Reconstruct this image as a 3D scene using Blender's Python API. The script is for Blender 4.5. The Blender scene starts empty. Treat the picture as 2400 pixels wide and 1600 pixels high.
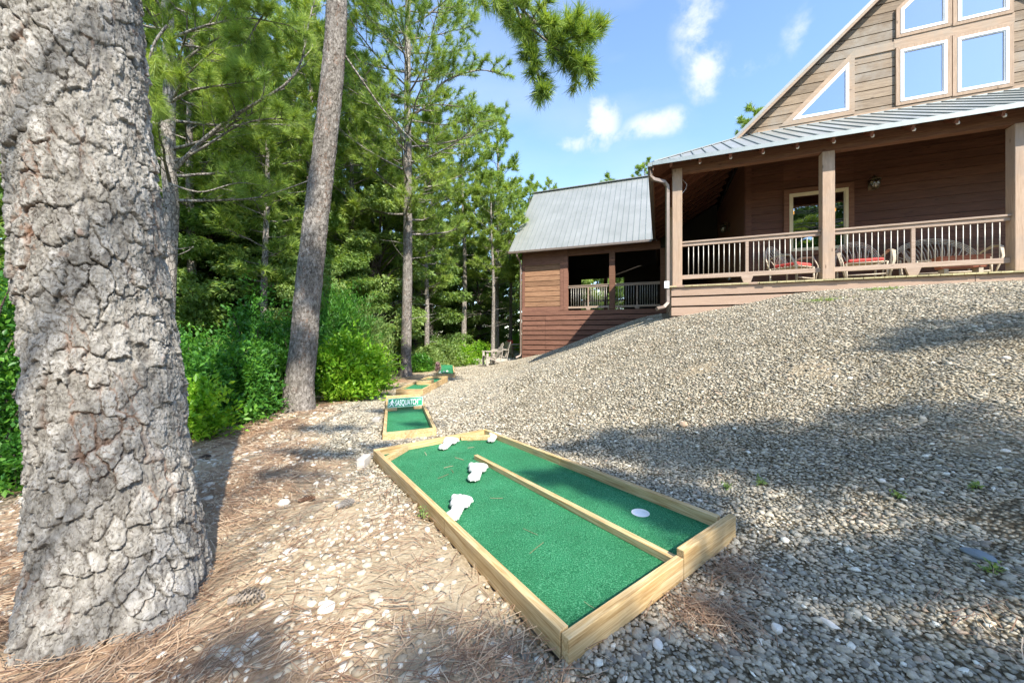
import bpy, math, random
import numpy as np
from mathutils import Vector

# ------------------------------------------------------------------ camera, world, sun
SC = bpy.context.scene
F, CX, YH, CZ = 867.0, 1200.0, 783.0, 1.12
cam_d = bpy.data.cameras.new('camera'); cam = bpy.data.objects.new('camera', cam_d)
SC.collection.objects.link(cam); SC.camera = cam
cam.location = (0, 0, CZ); cam.rotation_euler = (math.pi/2, 0, 0)
cam_d.sensor_width = 36; cam_d.lens = 36*F/2400; cam_d.shift_y = -17/2400
cam_d.clip_start = .05; cam_d.clip_end = 2000
SUN_AZ = (0.49, -0.872); SUN_EL = math.radians(43)
world = bpy.data.worlds.new('World'); SC.world = world; world.use_nodes = True
wn, wl = world.node_tree.nodes, world.node_tree.links
wn.clear()
sky = wn.new('ShaderNodeTexSky'); sky.sky_type = 'NISHITA'; sky.sun_disc = False
sky.sun_elevation = SUN_EL; sky.sun_rotation = math.atan2(SUN_AZ[0], SUN_AZ[1])
sky.air_density = 1.0; sky.dust_density = .3; sky.ozone_density = 3.5; sky.altitude = 100
bg = wn.new('ShaderNodeBackground'); bg.inputs[1].default_value = .15
wout = wn.new('ShaderNodeOutputWorld')
tc = wn.new('ShaderNodeTexCoord')
def wmath(op, a, b=None, c=None):
    n = wn.new('ShaderNodeMath'); n.operation = op
    for i, v in enumerate((a, b, c)):
        if v is None: continue
        if isinstance(v, (int, float)): n.inputs[i].default_value = v
        else: wl.new(v, n.inputs[i])
    return n.outputs[0]
nz = wn.new('ShaderNodeTexNoise'); nz.inputs['Scale'].default_value = 9; nz.inputs['Detail'].default_value = 9; nz.inputs['Roughness'].default_value = .62; nz.inputs['Distortion'].default_value = .15
wl.new(tc.outputs['Generated'], nz.inputs['Vector'])
tot = None
# soft small clouds: centre of each as a direction in the sky, its width and its height
for (px, py, sx, sy, am) in [(1405, 292, .045, .06, .95), (1340, 335, .06, .025, .6), (1540, 290, .075, .03, .85), (1655, 160, .045, .07, .85), (1640, 60, .05, .09, .7), (1880, 70, .04, .05, .5), (1745, 160, .06, .02, .6), (1460, 320, .08, .02, .5)]:
    d = Vector(((px-CX)/F, 1, (YH-py)/F)).normalized()
    r = Vector((d.y, -d.x, 0)).normalized(); u = r.cross(d)
    res = []
    for ax, s in ((r, sx), (u, sy)):
        dn = wn.new('ShaderNodeVectorMath'); dn.operation = 'DOT_PRODUCT'
        wl.new(tc.outputs['Generated'], dn.inputs[0]); dn.inputs[1].default_value = ax
        q = wmath('DIVIDE', dn.outputs['Value'], s); res.append(wmath('MULTIPLY', q, q))
    dn = wn.new('ShaderNodeVectorMath'); dn.operation = 'DOT_PRODUCT'
    wl.new(tc.outputs['Generated'], dn.inputs[0]); dn.inputs[1].default_value = d
    front = wmath('GREATER_THAN', dn.outputs['Value'], 0.0)
    g = wmath('MULTIPLY', wmath('POWER', 2.718, wmath('MULTIPLY', wmath('ADD', res[0], res[1]), -1.0)), am)
    g = wmath('MULTIPLY', g, front)
    tot = g if tot is None else wmath('MAXIMUM', tot, g)
nr_ = wn.new('ShaderNodeMapRange'); nr_.inputs[1].default_value = .36; nr_.inputs[2].default_value = .62; wl.new(nz.outputs['Fac'], nr_.inputs[0])
mr = wn.new('ShaderNodeMapRange'); mr.inputs[1].default_value = .10; mr.inputs[2].default_value = .68; mr.interpolation_type = 'SMOOTHSTEP'
wl.new(wmath('MULTIPLY', tot, nr_.outputs[0]), mr.inputs[0])
nz2 = wn.new('ShaderNodeTexNoise'); nz2.inputs['Scale'].default_value = 2.2; nz2.inputs['Detail'].default_value = 6
mp2 = wn.new('ShaderNodeMapping'); mp2.inputs['Scale'].default_value = (1, 1, 2.4); wl.new(tc.outputs['Generated'], mp2.inputs[0]); wl.new(mp2.outputs[0], nz2.inputs['Vector'])
m2 = wn.new('ShaderNodeMapRange'); m2.inputs[1].default_value = .45; m2.inputs[2].default_value = .85; m2.inputs[4].default_value = .35; wl.new(nz2.outputs['Fac'], m2.inputs[0])
fac = wmath('MAXIMUM', wmath('MULTIPLY', mr.outputs[0], .85), m2.outputs[0])
mix = wn.new('ShaderNodeMixRGB'); wl.new(fac, mix.inputs[0]); wl.new(sky.outputs[0], mix.inputs[1]); mix.inputs[2].default_value = (2.6, 2.75, 3.0, 1)
wl.new(mix.outputs[0], bg.inputs[0]); wl.new(bg.outputs[0], wout.inputs[0])
sun_d = bpy.data.lights.new('sun', 'SUN'); sun_d.energy = 3.4; sun_d.angle = math.radians(.53); sun_d.color = (1, .94, .84)
sun = bpy.data.objects.new('sun', sun_d); SC.collection.objects.link(sun)
SV = Vector((SUN_AZ[0]*math.cos(SUN_EL), SUN_AZ[1]*math.cos(SUN_EL), math.sin(SUN_EL))).normalized()
sun.rotation_euler = SV.to_track_quat('Z', 'Y').to_euler(); sun.location = (8, -12, 20)
vs = SC.view_settings; vs.view_transform = 'Standard'; vs.look = 'None'; vs.exposure = 1.5; vs.gamma = 1
SC.cycles.max_bounces = 6; SC.cycles.transparent_max_bounces = 8; SC.cycles.sample_clamp_indirect = 4
SC.cycles.diffuse_bounces = 4; SC.cycles.use_denoising = True
COL = SC.collection

# ------------------------------------------------------------------ helpers
class MB:
    def __init__(s): s.v = []; s.f = []
    def add(s, vs, fs):
        o = len(s.v); s.v += [tuple(p) for p in vs]; s.f += [tuple(i+o for i in f) for f in fs]; return s
    def hexa(s, p):   # 0-3 bottom ring, 4-7 top ring
        return s.add(p, [(3, 2, 1, 0), (4, 5, 6, 7), (0, 1, 5, 4), (1, 2, 6, 5), (2, 3, 7, 6), (3, 0, 4, 7)])
    def box(s, x0, x1, y0, y1, z0, z1):
        return s.hexa([(x0, y0, z0), (x1, y0, z0), (x1, y1, z0), (x0, y1, z0), (x0, y0, z1), (x1, y0, z1), (x1, y1, z1), (x0, y1, z1)])
    def beam(s, a, b, w, h, up=(0, 0, 1)):
        a, b = Vector(a), Vector(b); d = (b-a).normalized(); r = d.cross(Vector(up)).normalized(); u = r.cross(d).normalized()
        r = r*w/2; u = u*h/2
        return s.hexa([a-r-u, a+r-u, b+r-u, b-r-u, a-r+u, a+r+u, b+r+u, b-r+u])
    def prism(s, poly, d):    # poly: 3-D points, d: offset vector
        n = len(poly); d = Vector(d); P = [Vector(p) for p in poly]
        return s.add(P+[p+d for p in P], [tuple(range(n))[::-1], tuple(range(n, 2*n))]+[(i, (i+1) % n, (i+1) % n+n, i+n) for i in range(n)])
    def tube(s, pts, rad, n=8, cap=True):
        pts = [Vector(p) for p in pts]; m = len(pts); o = len(s.v)
        rad = rad if hasattr(rad, '__len__') else [rad]*m
        ref = None
        for i, p in enumerate(pts):
            d = (pts[min(i+1, m-1)]-pts[max(i-1, 0)]).normalized()
            if ref is None: ref = Vector((0, 0, 1)) if abs(d.z) < .9 else Vector((1, 0, 0))
            a = (ref-d*ref.dot(d)).normalized(); b = d.cross(a); ref = a
            for k in range(n):
                t = 2*math.pi*k/n; s.v.append(tuple(p+(a*math.cos(t)+b*math.sin(t))*rad[i]))
        for i in range(m-1):
            for k in range(n):
                k2 = (k+1) % n; s.f.append((o+i*n+k, o+i*n+k2, o+(i+1)*n+k2, o+(i+1)*n+k))
        if cap: s.f += [tuple(o+k for k in range(n))[::-1], tuple(o+(m-1)*n+k for k in range(n))]
        return s
    def lathe(s, c, prof, n=16):
        return s.tube([(c[0], c[1], c[2]+z) for r, z in prof], [max(r, 1e-4) for r, z in prof], n)
    def build(s, name, mat, parent=None, smooth=False, bevel=0, off=None):
        if off is None:
            if parent is not None: off = Vector(parent['_o'])
            else: a = np.array(s.v); off = Vector((*((a.min(0)+a.max(0))/2)[:2], a[:, 2].min()))
        me = bpy.data.meshes.new(name); me.from_pydata([(x-off[0], y-off[1], z-off[2]) for x, y, z in s.v], [], s.f); me.update()
        ob = link(name, me, mat, parent, smooth)
        ob['_o'] = list(off)
        if parent is None: ob.location = off
        if bevel:
            m = ob.modifiers.new('b', 'BEVEL'); m.width = bevel; m.segments = 2; m.limit_method = 'ANGLE'
        return ob
def link(name, me, mat, parent=None, smooth=False):
    ob = bpy.data.objects.new(name, me); COL.objects.link(ob)
    if mat: me.materials.append(mat)
    if smooth: me.polygons.foreach_set('use_smooth', [True]*len(me.polygons))
    if parent: ob.parent = parent
    return ob
def npmesh(name, V, Fc, mat, parent=None, smooth=False, attrs=None):
    """V (n,3), Fc (m,k) numpy"""
    me = bpy.data.meshes.new(name); n, (m, k) = len(V), Fc.shape
    me.vertices.add(n); me.vertices.foreach_set('co', np.ascontiguousarray(V, dtype=np.float32).ravel())
    me.loops.add(m*k); me.loops.foreach_set('vertex_index', np.ascontiguousarray(Fc, dtype=np.int32).ravel())
    me.polygons.add(m); me.polygons.foreach_set('loop_start', np.arange(0, m*k, k, dtype=np.int32))
    try: me.polygons.foreach_set('loop_total', np.full(m, k, dtype=np.int32))
    except Exception: pass
    me.update(calc_edges=True)
    if smooth: me.polygons.foreach_set('use_smooth', np.ones(m, dtype=bool))
    for nm, a in (attrs or {}).items():
        at_ = me.attributes.new(nm, 'FLOAT', 'POINT'); at_.data.foreach_set('value', np.ascontiguousarray(a, dtype=np.float32))
    return link(name, me, mat, parent)
def thing(name, loc, label, cat, group=None, rz=0):
    o = bpy.data.objects.new(name, None); COL.objects.link(o); o.location = loc; o.rotation_euler = (0, 0, rz)
    o.empty_display_size = .2; o['_o'] = list(loc); o['label'] = label; o['category'] = cat
    if group: o['group'] = group
    return o
def tag(o, label, cat, group=None):
    o['label'] = label; o['category'] = cat
    if group: o['group'] = group
    return o
def kind(o, k, label=None):
    o['kind'] = k
    if label: o['label'] = label
    return o
def copy_tree(o, parent=None):
    c = o.copy(); COL.objects.link(c); c.parent = parent
    for ch in o.children: copy_tree(ch, c)
    return c
# value noise -----------------------------------------------------------------
def vnoise(x, y, seed=0):
    x = np.asarray(x, float); y = np.asarray(y, float)
    xi = np.floor(x).astype(np.int64); yi = np.floor(y).astype(np.int64); fx = x-xi; fy = y-yi
    fx = fx*fx*(3-2*fx); fy = fy*fy*(3-2*fy)
    def h(a, b):
        n = (a*374761393+b*668265263+seed*1442695041) & 0x7fffffff
        n = ((n ^ (n >> 13))*1274126177) & 0x7fffffff
        return ((n ^ (n >> 16)) & 0xffff)/65535.
    return (h(xi, yi)*(1-fx)+h(xi+1, yi)*fx)*(1-fy)+(h(xi, yi+1)*(1-fx)+h(xi+1, yi+1)*fx)*fy
def fbm(x, y, seed=0, o=4):
    t = 0; a = .5
    for i in range(o): t = t+a*vnoise(x*2**i, y*2**i, seed+i*17); a *= .5
    return t
# terrain ---------------------------------------------------------------------
CP = np.array([(0, 0, 0), (1, 1, 0), (-1, 1, 0), (.17, 1.28, 0), (1.21, 2.07, 0), (-1.35, 3.6, -.09), (-.29, 4.43, -.09), (-2, 2, 0), (-1.6, 4.3, -.11), (-.94, 4.6, -.11),
  (-2.3, 6.9, -.16), (-1.6, 7, -.14), (-2.5, 8, -.2), (-1.9, 8, -.2), (-1.8, 10.4, -.21), (-2.3, 11.4, -.23), (-1.75, 12.4, -.22), (-2.2, 13.9, -.2), (-.6, 15.8, -.14), (.3, 17, -.02),
  (-3.5, 6.1, -.14), (-3.45, 12, -.25), (1.2, 16.2, .22), (2.2, 15.9, .42), (3.36, 15.35, .98), (4.95, 14.66, 1.62), (5.5, 14.4, 1.8), (3.5, 8.05, 1.47), (4.6, 7.6, 1.70), (5.29, 7.3, 1.86), (7.47, 6.45, 1.98), (9.5, 5.6, 2.03), (8, 9, 2.0), (6, 11, 1.85),
  (1.6, 5.8, .60), (0, 5.6, .12), (.9, 7.6, .58), (0.2, 9.5, .14), (2.3, 11, .92), (1.0, 13, .36), (-.4, 12, -.10), (-1.0, 8.2, -.08), (-.9, 10.3, -.13), (-.9, 12.2, -.16), (-.6, 13.9, -.14), (4.4, 11.5, 1.7), (2.4, 4.4, .68), (3.4, 3.2, .72), (5, 4.2, 1.35), (2.2, 2.2, .2), (3, 1, .3), (6, 2.4, 1.3), (2, 0, .12), (5, 0, .7), (8, 2, 1.6), (12, 2, 2), (12, 8, 2.1), (14, -4, 1.6), (20, 15, 2.1), (8, 22, 1.5),
  (-4, 3, -.1), (-6, 5, -.35), (-5.5, 10, -.5), (-9, 12, -.9), (-5, 16, -.45), (0, 25, -.5), (-10, 25, -1.4), (-20, 15, -2), (-12, 2, -.6), (0, -6, -.1), (-6, -6, -.4), (-20, -20, -1.5), (10, -15, .6), (30, -20, 1), (40, 40, 0), (0, 60, -2.5), (-50, 50, -4), (-60, -20, -3), (60, 0, 1)], float)
def _phi(r): return np.sqrt(r*r+1.2)
_A = _phi(np.hypot(CP[:, None, 0]-CP[None, :, 0], CP[:, None, 1]-CP[None, :, 1]))
_W = np.linalg.solve(_A+np.eye(len(CP))*-.004, CP[:, 2]-0)
def zg(x, y):
    x = np.asarray(x, float); y = np.asarray(y, float); sh = x.shape; xr = x.ravel(); yr = y.ravel(); out = np.zeros(xr.size)
    for i in range(len(CP)): out += _W[i]*_phi(np.hypot(xr-CP[i, 0], yr-CP[i, 1]))
    d = np.hypot(xr, yr); far = np.clip((d-70)/60, 0, 1); out = np.clip(out, -6, 2.6)*(1-far)+far*-2.5
    return out.reshape(sh)
def Z(x, y): return float(zg(np.array([x]), np.array([y]))[0])
def at(px, py, Y): return Vector(((px-CX)/F*Y, Y, CZ+(YH-py)/F*Y))
def G(px, py):
    ux, uz = (px-CX)/F, (YH-py)/F; t = np.linspace(.8, 40, 1600); d = CZ+uz*t-zg(ux*t, t)
    k = int(np.argmax(d < 0)) if (d < 0).any() else len(t)-1
    Y = float(t[k]); return Vector((ux*Y, Y, Z(ux*Y, Y)))

# ------------------------------------------------------------------ materials
def M(name):
    m = bpy.data.materials.new(name); m.use_nodes = True; nt = m.node_tree; b = nt.nodes['Principled BSDF']; return m, nt, b
def N(nt, t, **kw):
    n = nt.nodes.new('ShaderNode'+t)
    for k, v in kw.items():
        if k in n.inputs: n.inputs[k].default_value = v
        else: setattr(n, k, v)
    return n
def ramp(nt, stops, interp='LINEAR'):
    r = nt.nodes.new('ShaderNodeValToRGB'); e = r.color_ramp; e.interpolation = interp
    while len(e.elements) < len(stops): e.elements.new(.5)
    for el, (p, c) in zip(e.elements, stops): el.position = p; el.color = (*c, 1) if len(c) == 3 else c
    return r
def coords(nt, scale=(1, 1, 1), kindc='Object'):
    t = N(nt, 'TexCoord'); m = N(nt, 'Mapping'); m.inputs['Scale'].default_value = scale; nt.links.new(t.outputs[kindc], m.inputs[0]); return m.outputs[0]
def noise(nt, vec, scale, detail=5, rough=.55, dist=0):
    n = N(nt, 'TexNoise'); n.inputs['Scale'].default_value = scale; n.inputs['Detail'].default_value = detail; n.inputs['Roughness'].default_value = rough; n.inputs['Distortion'].default_value = dist
    nt.links.new(vec, n.inputs['Vector']); return n.outputs['Fac']
def mixc(nt, f, a, b, mode='MIX'):
    n = N(nt, 'MixRGB'); n.blend_type = mode
    for i, v in zip((0, 1, 2), (f, a, b)):
        if isinstance(v, (int, float)): n.inputs[i].default_value = v
        elif isinstance(v, tuple): n.inputs[i].default_value = (*v, 1) if len(v) == 3 else v
        else: nt.links.new(v, n.inputs[i])
    return n.outputs[0]
def mth(nt, op, a, b=0.):
    n = N(nt, 'Math'); n.operation = op
    for i, v in enumerate((a, b)):
        if isinstance(v, (int, float)): n.inputs[i].default_value = v
        else: nt.links.new(v, n.inputs[i])
    return n.outputs[0]
def bump(nt, b, h, strength=.4, dist=.01):
    n = N(nt, 'Bump'); n.inputs['Strength'].default_value = strength; n.inputs['Distance'].default_value = dist; nt.links.new(h, n.inputs['Height']); nt.links.new(n.outputs[0], b.inputs['Normal'])
def plain(name, c, rough=.6, metal=0, var=.15, sc=8):
    m, nt, b = M(name); v = coords(nt); f = noise(nt, v, sc)
    r = ramp(nt, [(.3, tuple(x*(1-var) for x in c)), (.7, tuple(min(1, x*(1+var)) for x in c))]); nt.links.new(f, r.inputs[0]); nt.links.new(r.outputs[0], b.inputs['Base Color'])
    b.inputs['Roughness'].default_value = rough; b.inputs['Metallic'].default_value = metal; return m
def wood(name, c1, c2, axis='x', knots=True, vary=.22, rough=.75, stain=None, dens=1., grain=1.):
    """plank wood: grain stretched along an axis, each plank a shade of its own"""
    m, nt, b = M(name); L = nt.links
    sc = {'x': (.6, 9, 9), 'y': (9, .6, 9), 'z': (9, 9, .6)}[axis]
    geo = N(nt, 'NewGeometry'); rnd = geo.outputs['Random Per Island']
    t = N(nt, 'TexCoord'); mp = N(nt, 'Mapping'); mp.inputs['Scale'].default_value = sc; L.new(t.outputs['Object'], mp.inputs[0])
    cv = N(nt, 'CombineXYZ'); L.new(mth(nt, 'MULTIPLY', rnd, 37.), cv.inputs[0]); L.new(mth(nt, 'MULTIPLY', rnd, 11.), cv.inputs[1]); L.new(mth(nt, 'MULTIPLY', rnd, 23.), cv.inputs[2]); L.new(cv.outputs[0], mp.inputs['Location'])
    v = mp.outputs[0]
    f1 = noise(nt, v, 3.2*dens, 7, .65, .9); f2 = noise(nt, v, 14*dens, 5, .6, .3)
    f = mth(nt, 'ADD', mth(nt, 'MULTIPLY', f1, .65), mth(nt, 'MULTIPLY', f2, .35))
    r = ramp(nt, [(.36, c1), (.62, c2)]); L.new(f, r.inputs[0])
    mul = mth(nt, 'ADD', mth(nt, 'MULTIPLY', rnd, vary*2), 1-vary)
    cb = N(nt, 'CombineXYZ')
    for i in range(3): L.new(mul, cb.inputs[i])
    c = mixc(nt, 1., r.outputs[0], cb.outputs[0], 'MULTIPLY')
    if stain:
        w = noise(nt, coords(nt, (1, 1, 1)), 1.3, 6, .7); rr = ramp(nt, [(.48, (0, 0, 0)), (.68, (1, 1, 1))]); L.new(w, rr.inputs[0]); c = mixc(nt, rr.outputs[0], c, stain)
    if knots:
        kv = coords(nt, {'x': (1.6, 5, 5), 'y': (5, 1.6, 5), 'z': (5, 5, 1.6)}[axis]); vo = N(nt, 'TexVoronoi'); vo.inputs['Scale'].default_value = 1.5; L.new(kv, vo.inputs['Vector'])
        kr = ramp(nt, [(.045, (1, 1, 1)), (.12, (0, 0, 0))]); L.new(vo.outputs['Distance'], kr.inputs[0]); c = mixc(nt, mth(nt, 'MULTIPLY', kr.outputs[0], .75), c, tuple(x*.35 for x in c1))
    L.new(c, b.inputs['Base Color']); b.inputs['Roughness'].default_value = rough; b.inputs['Specular IOR Level'].default_value = .25
    bump(nt, b, f, .35*grain, .006)
    return m
MT = {}
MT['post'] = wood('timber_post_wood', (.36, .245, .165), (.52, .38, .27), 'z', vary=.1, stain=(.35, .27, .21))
MT['rail'] = wood('rail_wood', (.29, .205, .15), (.45, .345, .265), 'x', vary=.1)
MT['skirt'] = wood('skirt_board_wood', (.35, .24, .17), (.43, .305, .225), 'x', knots=False, vary=.10, grain=.4)
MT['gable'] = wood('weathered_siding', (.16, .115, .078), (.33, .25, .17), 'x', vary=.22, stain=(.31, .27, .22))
MT['trim'] = wood('trim_wood', (.29, .20, .135), (.45, .33, .23), 'x', vary=.12, stain=(.33, .28, .22))
MT['trimz'] = wood('trim_wood_upright', (.29, .20, .135), (.44, .32, .225), 'z', vary=.12)
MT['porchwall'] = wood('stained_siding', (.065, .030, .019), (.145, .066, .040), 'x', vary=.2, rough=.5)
MT['wingwall'] = wood('wing_siding', (.20, .10, .055), (.39, .225, .13), 'x', vary=.2)
MT['wingskirt'] = wood('wing_skirt_wood', (.14, .065, .045), (.28, .14, .095), 'x', vary=.15)
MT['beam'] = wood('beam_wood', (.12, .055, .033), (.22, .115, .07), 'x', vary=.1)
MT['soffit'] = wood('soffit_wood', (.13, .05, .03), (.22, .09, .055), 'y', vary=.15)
MT['deck'] = wood('deck_boards', (.32, .27, .14), (.52, .46, .26), 'y', vary=.2)
MT['lumber'] = wood('fresh_lumber', (.44, .29, .125), (.66, .49, .27), 'x', vary=.08, dens=.8)
MT['lumberr'] = wood('lumber_side', (.44, .29, .125), (.66, .49, .27), 'x', vary=.08, dens=.8)
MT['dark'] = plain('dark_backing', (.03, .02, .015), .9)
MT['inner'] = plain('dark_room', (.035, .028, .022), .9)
MT['white'] = plain('white_frame', (.82, .82, .80), .4, 0, .03)
MT['cream'] = plain('cream_frame', (.66, .58, .38), .5, 0, .05)
MT['gutter'] = plain('brown_gutter', (.20, .155, .125), .35, .2, .08)
MT['galv'] = plain('metal_edge', (.34, .37, .35), .4, .4, .08)
MT['iron'] = plain('bronze_lantern', (.10, .08, .05), .4, .6)
MT['baluster'] = plain('pale_metal_baluster', (.62, .58, .50), .4, .2, .08)
MT['stone'] = plain('pale_stone', (.74, .67, .57), .9, 0, .15, 14)
MT['plaster'] = plain('white_plaster', (.70, .68, .63), .85, 0, .16, 40)
MT['willow'] = plain('bent_willow', (.52, .44, .34), .7, 0, .25, 20)
MT['red'] = plain('red_fabric', (.62, .07, .06), .8, 0, .12, 20)
MT['terracotta'] = plain('terracotta', (.42, .15, .09), .8, 0, .1)
MT['plastic'] = plain('tan_plastic', (.40, .35, .29), .55, 0, .1)
MT['concrete'] = plain('concrete', (.50, .46, .40), .9, 0, .15, 10)
MT['paper'] = plain('white_enamel', (.75, .75, .74), .5)
MT['blue'] = plain('blue_cloth', (.07, .14, .42), .8)
def m_roof():
    m, nt, b = M('grey_ribbed_metal'); v = coords(nt); f = noise(nt, v, 1.2, 6, .6); r = ramp(nt, [(.3, (.27, .28, .26)), (.7, (.35, .355, .335))]); nt.links.new(f, r.inputs[0]); nt.links.new(r.outputs[0], b.inputs['Base Color'])
    b.inputs['Metallic'].default_value = .25; b.inputs['Roughness'].default_value = .42; return m
MT['roof'] = m_roof()
MT['rib'] = plain('rib_metal', (.24, .27, .25), .5, .25, .1)
def m_glass(name, tint, refl, rough=.01):
    m, nt, b = M(name); L = nt.links; out = nt.nodes['Material Output']
    g = N(nt, 'BsdfGlossy'); g.inputs['Roughness'].default_value = rough; g.inputs['Color'].default_value = (.66, .70, .78, 1)
    v = coords(nt); nn = noise(nt, v, 1.4, 2); bp = N(nt, 'Bump'); bp.inputs['Strength'].default_value = .05; bp.inputs['Distance'].default_value = .05; L.new(nn, bp.inputs['Height']); L.new(bp.outputs[0], g.inputs['Normal'])
    t = N(nt, 'BsdfTransparent'); t.inputs['Color'].default_value = (*tint, 1)
    mx = N(nt, 'MixShader'); mx.inputs[0].default_value = refl; L.new(t.outputs[0], mx.inputs[1]); L.new(g.outputs[0], mx.inputs[2]); L.new(mx.outputs[0], out.inputs[0]); return m
MT['glass'] = m_glass('window_glass', (.30, .34, .36), .62)
MT['glasslow'] = m_glass('porch_window_glass', (.5, .5, .46), .45)
def m_turf():
    m, nt, b = M('green_turf'); L = nt.links; v = coords(nt)
    f = noise(nt, v, 170, 4, .8); f2 = noise(nt, v, 2.6, 7, .65); r = ramp(nt, [(.36, (.004, .07, .028)), (.5, (.013, .20, .073)), (.62, (.11, .40, .20)), (.72, (.32, .56, .40))]); L.new(f, r.inputs[0])
    r2 = ramp(nt, [(.34, (.74, .78, .74)), (.66, (1.2, 1.12, 1.15))]); L.new(f2, r2.inputs[0])
    L.new(mixc(nt, 1., r.outputs[0], r2.outputs[0], 'MULTIPLY'), b.inputs['Base Color']); b.inputs['Roughness'].default_value = .8; b.inputs['Specular IOR Level'].default_value = .3
    bump(nt, b, f, .9, .01); return m
MT['turf'] = m_turf()
def m_leaf(name, cols, trans=.45, rough=.5, sc=.9):
    m, nt, b = M(name); L = nt.links; out = nt.nodes['Material Output']
    geo = N(nt, 'NewGeometry'); v = coords(nt); f = noise(nt, v, sc, 3)
    q = mth(nt, 'ADD', mth(nt, 'MULTIPLY', geo.outputs['Random Per Island'], .5), mth(nt, 'MULTIPLY', mth(nt, 'SUBTRACT', f, .25), 1.0))
    r = ramp(nt, [(i/(len(cols)-1)*.8+.1, c) for i, c in enumerate(cols)]); L.new(q, r.inputs[0])
    L.new(r.outputs[0], b.inputs['Base Color']); b.inputs['Roughness'].default_value = rough; b.inputs['Specular IOR Level'].default_value = .35
    tr = N(nt, 'BsdfTranslucent'); L.new(mixc(nt, 1., r.outputs[0], (1.35, 1.25, .55), 'MULTIPLY'), tr.inputs['Color'])
    mx = N(nt, 'MixShader'); mx.inputs[0].default_value = trans; L.new(b.outputs[0], mx.inputs[1]); L.new(tr.outputs[0], mx.inputs[2]); L.new(mx.outputs[0], out.inputs[0]); return m
MT['needle'] = m_leaf('pine_needles', [(.05, .115, .035), (.17, .28, .055), (.35, .47, .085), (.52, .60, .17)], .35)
MT['needled'] = m_leaf('dark_pine_needles', [(.035, .10, .04), (.08, .18, .05), (.14, .26, .06)], .3)
MT['leaf'] = m_leaf('shrub_leaves', [(.04, .13, .03), (.08, .24, .035), (.20, .42, .05)], .45, .4)
MT['leaflight'] = m_leaf('sunny_shrub_leaves', [(.08, .24, .02), (.22, .44, .03), (.46, .66, .08)], .5, .4)
MT['leafdark'] = m_leaf('wood_leaves', [(.09, .16, .055), (.19, .31, .085), (.38, .50, .16)], .52, .4)
MT['leafpale'] = m_leaf('pale_leaves', [(.10, .18, .06), (.23, .34, .10), (.42, .53, .18)], .4, .45)
def m_bark(name, dark, mid, light, scale=1., attr=False):
    m, nt, b = M(name); L = nt.links; v = coords(nt, (scale, scale, scale*.45))
    n1 = noise(nt, v, 26, 8, .7, .6); n2 = noise(nt, v, 4, 5, .6)
    q = mth(nt, 'ADD', mth(nt, 'MULTIPLY', n1, .8), mth(nt, 'MULTIPLY', n2, .25))
    r = ramp(nt, [(.40, dark), (.52, mid), (.66, light)]); L.new(q, r.inputs[0]); c = r.outputs[0]; h = n1
    if attr:
        a = N(nt, 'Attribute'); a.attribute_name = 'crack'; p = N(nt, 'Attribute'); p.attribute_name = 'plate'; rd = N(nt, 'Attribute'); rd.attribute_name = 'rust'
        pr = ramp(nt, [(0, (.74, .73, .71)), (1, (1.2, 1.2, 1.2))]); L.new(p.outputs['Fac'], pr.inputs[0]); c = mixc(nt, 1., c, pr.outputs[0], 'MULTIPLY')
        c = mixc(nt, rd.outputs['Fac'], c, (.36, .17, .09)); c = mixc(nt, mth(nt, 'MULTIPLY', a.outputs['Fac'], .92), c, (.035, .025, .02))
        fine = noise(nt, coords(nt, (1, 1, .6)), 60, 7, .75, 1.5); h = mth(nt, 'ADD', n1, mth(nt, 'MULTIPLY', fine, .7)); fr_ = ramp(nt, [(.40, (.25, .22, .2)), (.47, (1, 1, 1))]); L.new(fine, fr_.inputs[0]); c = mixc(nt, .85, c, fr_.outputs[0], 'MULTIPLY')
    else:
        vo = N(nt, 'TexVoronoi'); vo.feature = 'DISTANCE_TO_EDGE'; vo.inputs['Scale'].default_value = 16; mv = N(nt, 'MixRGB'); mv.inputs[0].default_value = .08
        nn = N(nt, 'TexNoise'); nn.inputs['Scale'].default_value = 12; L.new(v, nn.inputs['Vector']); L.new(v, mv.inputs[1]); L.new(nn.outputs['Color'], mv.inputs[2]); L.new(mv.outputs[0], vo.inputs['Vector'])
        cr = ramp(nt, [(.0, (1, 1, 1)), (.11, (0, 0, 0))]); L.new(vo.outputs['Distance'], cr.inputs[0]); c = mixc(nt, mth(nt, 'MULTIPLY', cr.outputs[0], .7), c, tuple(x*.35 for x in dark))
        h = mth(nt, 'SUBTRACT', n1, mth(nt, 'MULTIPLY', cr.outputs[0], 1.))
    L.new(c, b.inputs['Base Color']); b.inputs['Roughness'].default_value = .95; b.inputs['Specular IOR Level'].default_value = .15
    bump(nt, b, h, .8, .012 if attr else .02); return m
MT['bark_big'] = m_bark('scaly_pine_bark', (.16, .145, .13), (.30, .282, .25), (.45, .425, .39), 1., True)
MT['bark_tall'] = m_bark('grey_brown_pine_bark', (.09, .077, .066), (.20, .178, .155), (.36, .33, .295), 1., True)
MT['bark'] = m_bark('pine_bark', (.15, .13, .11), (.30, .265, .23), (.46, .42, .37))
MT['bark_dark'] = m_bark('dark_bark', (.07, .055, .045), (.15, .12, .10), (.26, .22, .18), 1.2)

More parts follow.
